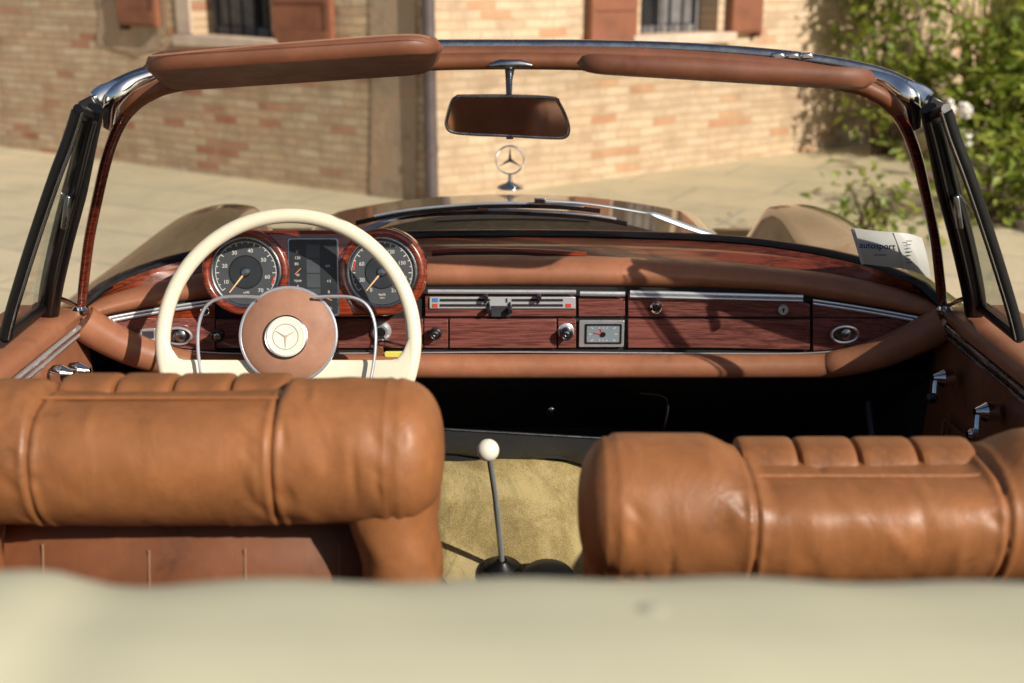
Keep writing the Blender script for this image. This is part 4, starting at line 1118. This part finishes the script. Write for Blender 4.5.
# ================================================================== PLANTS
def leaves(rnd, centre, rad, nclump, nleaf, size, crad=.13, squash=1.0):
    V, F = [], []
    for c in range(nclump):
        while True:
            q = Vector((rnd.uniform(-1, 1), rnd.uniform(-1, 1), rnd.uniform(-1, 1)))
            if q.length < 1 and q.length > .25: break
        cc = Vector(centre)+Vector((q.x*rad[0], q.y*rad[1], q.z*rad[2]))
        for l in range(nleaf):
            p = cc+Vector((rnd.gauss(0, crad), rnd.gauss(0, crad), rnd.gauss(0, crad*.8)))
            s = size*rnd.uniform(.6, 1.35)
            d = Vector((rnd.uniform(-1, 1), rnd.uniform(-1, 1), rnd.uniform(-.8, .5))).normalized()
            sd = d.cross(Vector((rnd.uniform(-.5, .5), rnd.uniform(-.5, .5), 1))).normalized()*s*.30; up = sd.cross(d).normalized()*s*.12
            n = len(V)
            V += [p, p+d*s*.45+sd+up, p+d*s, p+d*s*.45-sd+up, p+d*s*.5-up*.3]
            F += [(n, n+1, n+4), (n+1, n+2, n+4), (n+2, n+3, n+4), (n+3, n, n+4)]
    return V, F
def shrub(name, label, cat, base, parts, size, mat, nstem, seed, group=None, sc=1.0):
    parts = [(tuple(q*sc for q in c_), tuple(q*sc for q in r_), n1, n2) for c_, r_, n1, n2 in parts]; size *= sc
    rnd = random.Random(seed); t = thing(name, label, cat, base, group); stems = []; allg = []
    for centre, rad, nc, nl in parts:
        c = Vector(base)+Vector(centre); allg.append(leaves(rnd, c, rad, nc, nl, size))
        for k in range(nstem):
            e = c+Vector((rnd.uniform(-1, 1)*rad[0], rnd.uniform(-1, 1)*rad[1], rnd.uniform(-.3, 1)*rad[2]))
            b0 = Vector(base)+Vector((rnd.uniform(-.1, .1), rnd.uniform(-.1, .1), 0))
            mid = b0.lerp(e, .55)+Vector((rnd.uniform(-.08, .08), 0, .12)); pts = catmull([b0, mid, e], 5)
            stems.append(tube(pts, [.010-.007*i/(len(pts)-1) for i in range(len(pts))], 6))
    obj('foliage', join(*allg), mat, t, smooth=False); obj('stem', join(*stems), 'stem_brown', t)
    return t
def gp(u, y): return (u-512)/FPX*y/.99*1.0
Y1 = 10.0
b1 = Vector((gp(880, Y1), Y1, 0))
shrub('rose_bush', 'loose light green rose bush standing against the wall behind the right pillar', 'bush', b1,
      [((.05, 0, 1.00), (.32, .25, .22), 24, 21), ((.0, 0, .55), (.38, .25, .24), 22, 20), ((.0, 0, 1.42), (.27, .2, .20), 20, 20), ((-.40, .05, 1.25), (.13, .1, .10), 4, 10), ((-.05, -.1, .22), (.20, .2, .14), 6, 16), ((.26, 0, .75), (.22, .2, .4), 7, 16)], .08, 'leaf_green', 5, 11, sc=1.45)
b2 = Vector((gp(985, 9.6), 9.6, 0))
rb2 = shrub('rose_bush', 'dense dark green rose bush at the right edge bearing white blooms', 'bush', b2,
      [((.12, 0, .45), (.42, .3, .28), 34, 22), ((.02, .1, .80), (.30, .3, .18), 6, 16), ((.55, 0, .55), (.35, .3, .36), 24, 20), ((-.1, 0, .2), (.3, .25, .12), 8, 14), ((.3, .1, .1), (.5, .3, .14), 10, 18)], .095, 'leaf_green', 5, 23, sc=1.36)
b4 = Vector((gp(868, 6.6), 6.6, 0))
shrub('young_shrub', 'low sprigs of fresh green leaves growing in front of the rose bushes', 'shrub', b4, [((0, 0, .22), (.18, .14, .14), 9, 16), ((.25, .1, .12), (.12, .1, .08), 4, 12)], .075, 'leaf_green', 5, 31)
b5 = Vector((gp(1000, 7.2), 7.2, 0))
shrub('ground_shrub', 'broad dark leafy shrub at the foot of the bush beside the right side window', 'shrub', b5, [((0, 0, .32), (.36, .2, .24), 24, 22), ((.45, .1, .4), (.3, .2, .3), 18, 22)], .09, 'leaf_green', 5, 37)
rr_ = random.Random(9)
for (u, v, yy) in ((965, 110, 8.7), (965, 139, 8.7), (947, 108, 9.0)):
    c = atY(u, v, yy); V, F = [], []
    for k in range(34):
        a = rr_.uniform(0, 2*pi); el = rr_.uniform(-1.0, 1.2); dirv = Vector((math.cos(a)*math.cos(el), math.sin(a)*math.cos(el), math.sin(el)))
        sd = dirv.orthogonal().normalized(); up = dirv.cross(sd); r0 = .058*rr_.uniform(.8, 1.15); n = len(V)
        V += [c, c+dirv*r0+sd*.024, c+dirv*r0*1.15+up*.016, c+dirv*r0-sd*.024, c+dirv*r0*.8-up*.02]
        F += [(n, n+1, n+2), (n, n+2, n+3), (n+1, n+2, n+3), (n+1, n+3, n+4)]
    obj('bloom', (V, F), 'rose_white', rb2, smooth=False)
# tall reed-like plant
b3 = Vector((gp(1000, 10.4), 10.4, 0)); rnd = random.Random(5); V, F = [], []
t3 = thing('tall_grass', 'tall reedy plant with arching yellow green blades at the top right', 'plant', b3)
for k in range(300):
    a = rnd.uniform(0, 2*pi); r0 = rnd.uniform(0, .35); base = b3+Vector((math.cos(a)*r0*1.5, math.sin(a)*r0, rnd.uniform(.3, 1.1)))
    dirv = Vector((rnd.gauss(0, .35), rnd.gauss(0, .3), 1)).normalized(); L = rnd.uniform(.6, 1.3); w = rnd.uniform(.010, .022)
    sd = dirv.cross(Vector((rnd.uniform(-1, 1), rnd.uniform(-1, 1), 0))).normalized(); lean = Vector((rnd.gauss(0, .5), rnd.gauss(0, .4), 0)); n = len(V)
    for i in range(6):
        t = i/5; p = base+dirv*L*t+lean*L*t*t*.6-Vector((0, 0, .45*L*t**3)); ww = w*(1-t**2*.95)
        V += [p+sd*ww, p-sd*ww]
    F += [(n+2*i, n+2*i+1, n+2*i+3, n+2*i+2) for i in range(5)]
obj('blades', (V, F), 'leaf_reed', t3, smooth=False)
obj('stem', join(*[tube([b3+Vector((rnd.uniform(-.4, .4), rnd.uniform(-.2, .2), 0)), b3+Vector((rnd.uniform(-.5, .5), rnd.uniform(-.2, .2), 1.9))], .008, 6) for _ in range(16)]), 'stem_brown', t3)
# ================================================================== SETTING
g = obj('ground', ([(-60, -60, 0), (60, -60, 0), (60, 60, 0), (-60, 60, 0)], [(0, 1, 2, 3)]), 'court_paving', smooth=False); g['kind'] = 'structure'
pts = []
for (x, y) in ((3.0, 7.8), (3.1, 6.8), (3.8, 6.4), (5.2, 8.0), (5.8, 12.4), (4.4, 11.2), (3.3, 9.6)): pts.append(Vector((x, y, 0)))
pts = catmull(pts+[pts[0]], 6)[:-1]
n = len(pts); cc = sum(pts, Vector())/n
V = [Vector((p.x, p.y, .004)) for p in pts]+[Vector((p.x, p.y, 0))*.97+Vector((cc.x, cc.y, 0))*.03+Vector((0, 0, .03)) for p in pts]
g = obj('flower_bed', (V, [(k, (k+1) % n, n+(k+1) % n, n+k) for k in range(n)]+[tuple(range(n, 2*n))]), 'soil'); g['kind'] = 'structure'
# ================================================================== LIGHT, WORLD, CAMERA
SUN = Vector((.92, -1.0, .80)).normalized()
w = bpy.data.worlds.new('World'); C.world = w; w.use_nodes = True
ns, ls = w.node_tree.nodes, w.node_tree.links
sky = ns.new('ShaderNodeTexSky'); sky.sky_type = 'NISHITA'; sky.sun_disc = False
sky.sun_elevation = math.asin(SUN.z); sky.sun_rotation = math.atan2(SUN.x, SUN.y)
sky.dust_density = 1.5
ls.new(sky.outputs[0], ns['Background'].inputs['Color']); ns['Background'].inputs['Strength'].default_value = .07
sl_ = bpy.data.lights.new('Sun', 'SUN'); sl_.energy = 4.2; sl_.angle = R(.5); sl_.color = (1, .93, .82)
so = bpy.data.objects.new('Sun', sl_); COL.objects.link(so); so.rotation_euler = SUN.to_track_quat('Z', 'Y').to_euler()
cam = bpy.data.cameras.new('Camera'); co = bpy.data.objects.new('Camera', cam); COL.objects.link(co)
cam.sensor_width = 36; cam.lens = 36*FPX/1024; cam.clip_start = .02; cam.clip_end = 500
co.location = (0, 0, CH); co.rotation_euler = (pi/2-PITCH, 0, 0)
cam.dof.use_dof = True; cam.dof.focus_distance = 1.82; cam.dof.aperture_fstop = 4.0; cam.dof.aperture_blades = 0
C.camera = co
C.view_settings.view_transform = 'Standard'; C.view_settings.look = 'None'; C.view_settings.gamma = 1
C.view_settings.exposure = .27
C.cycles.max_bounces = 10; C.cycles.transparent_max_bounces = 16
C.cycles.use_denoising = True
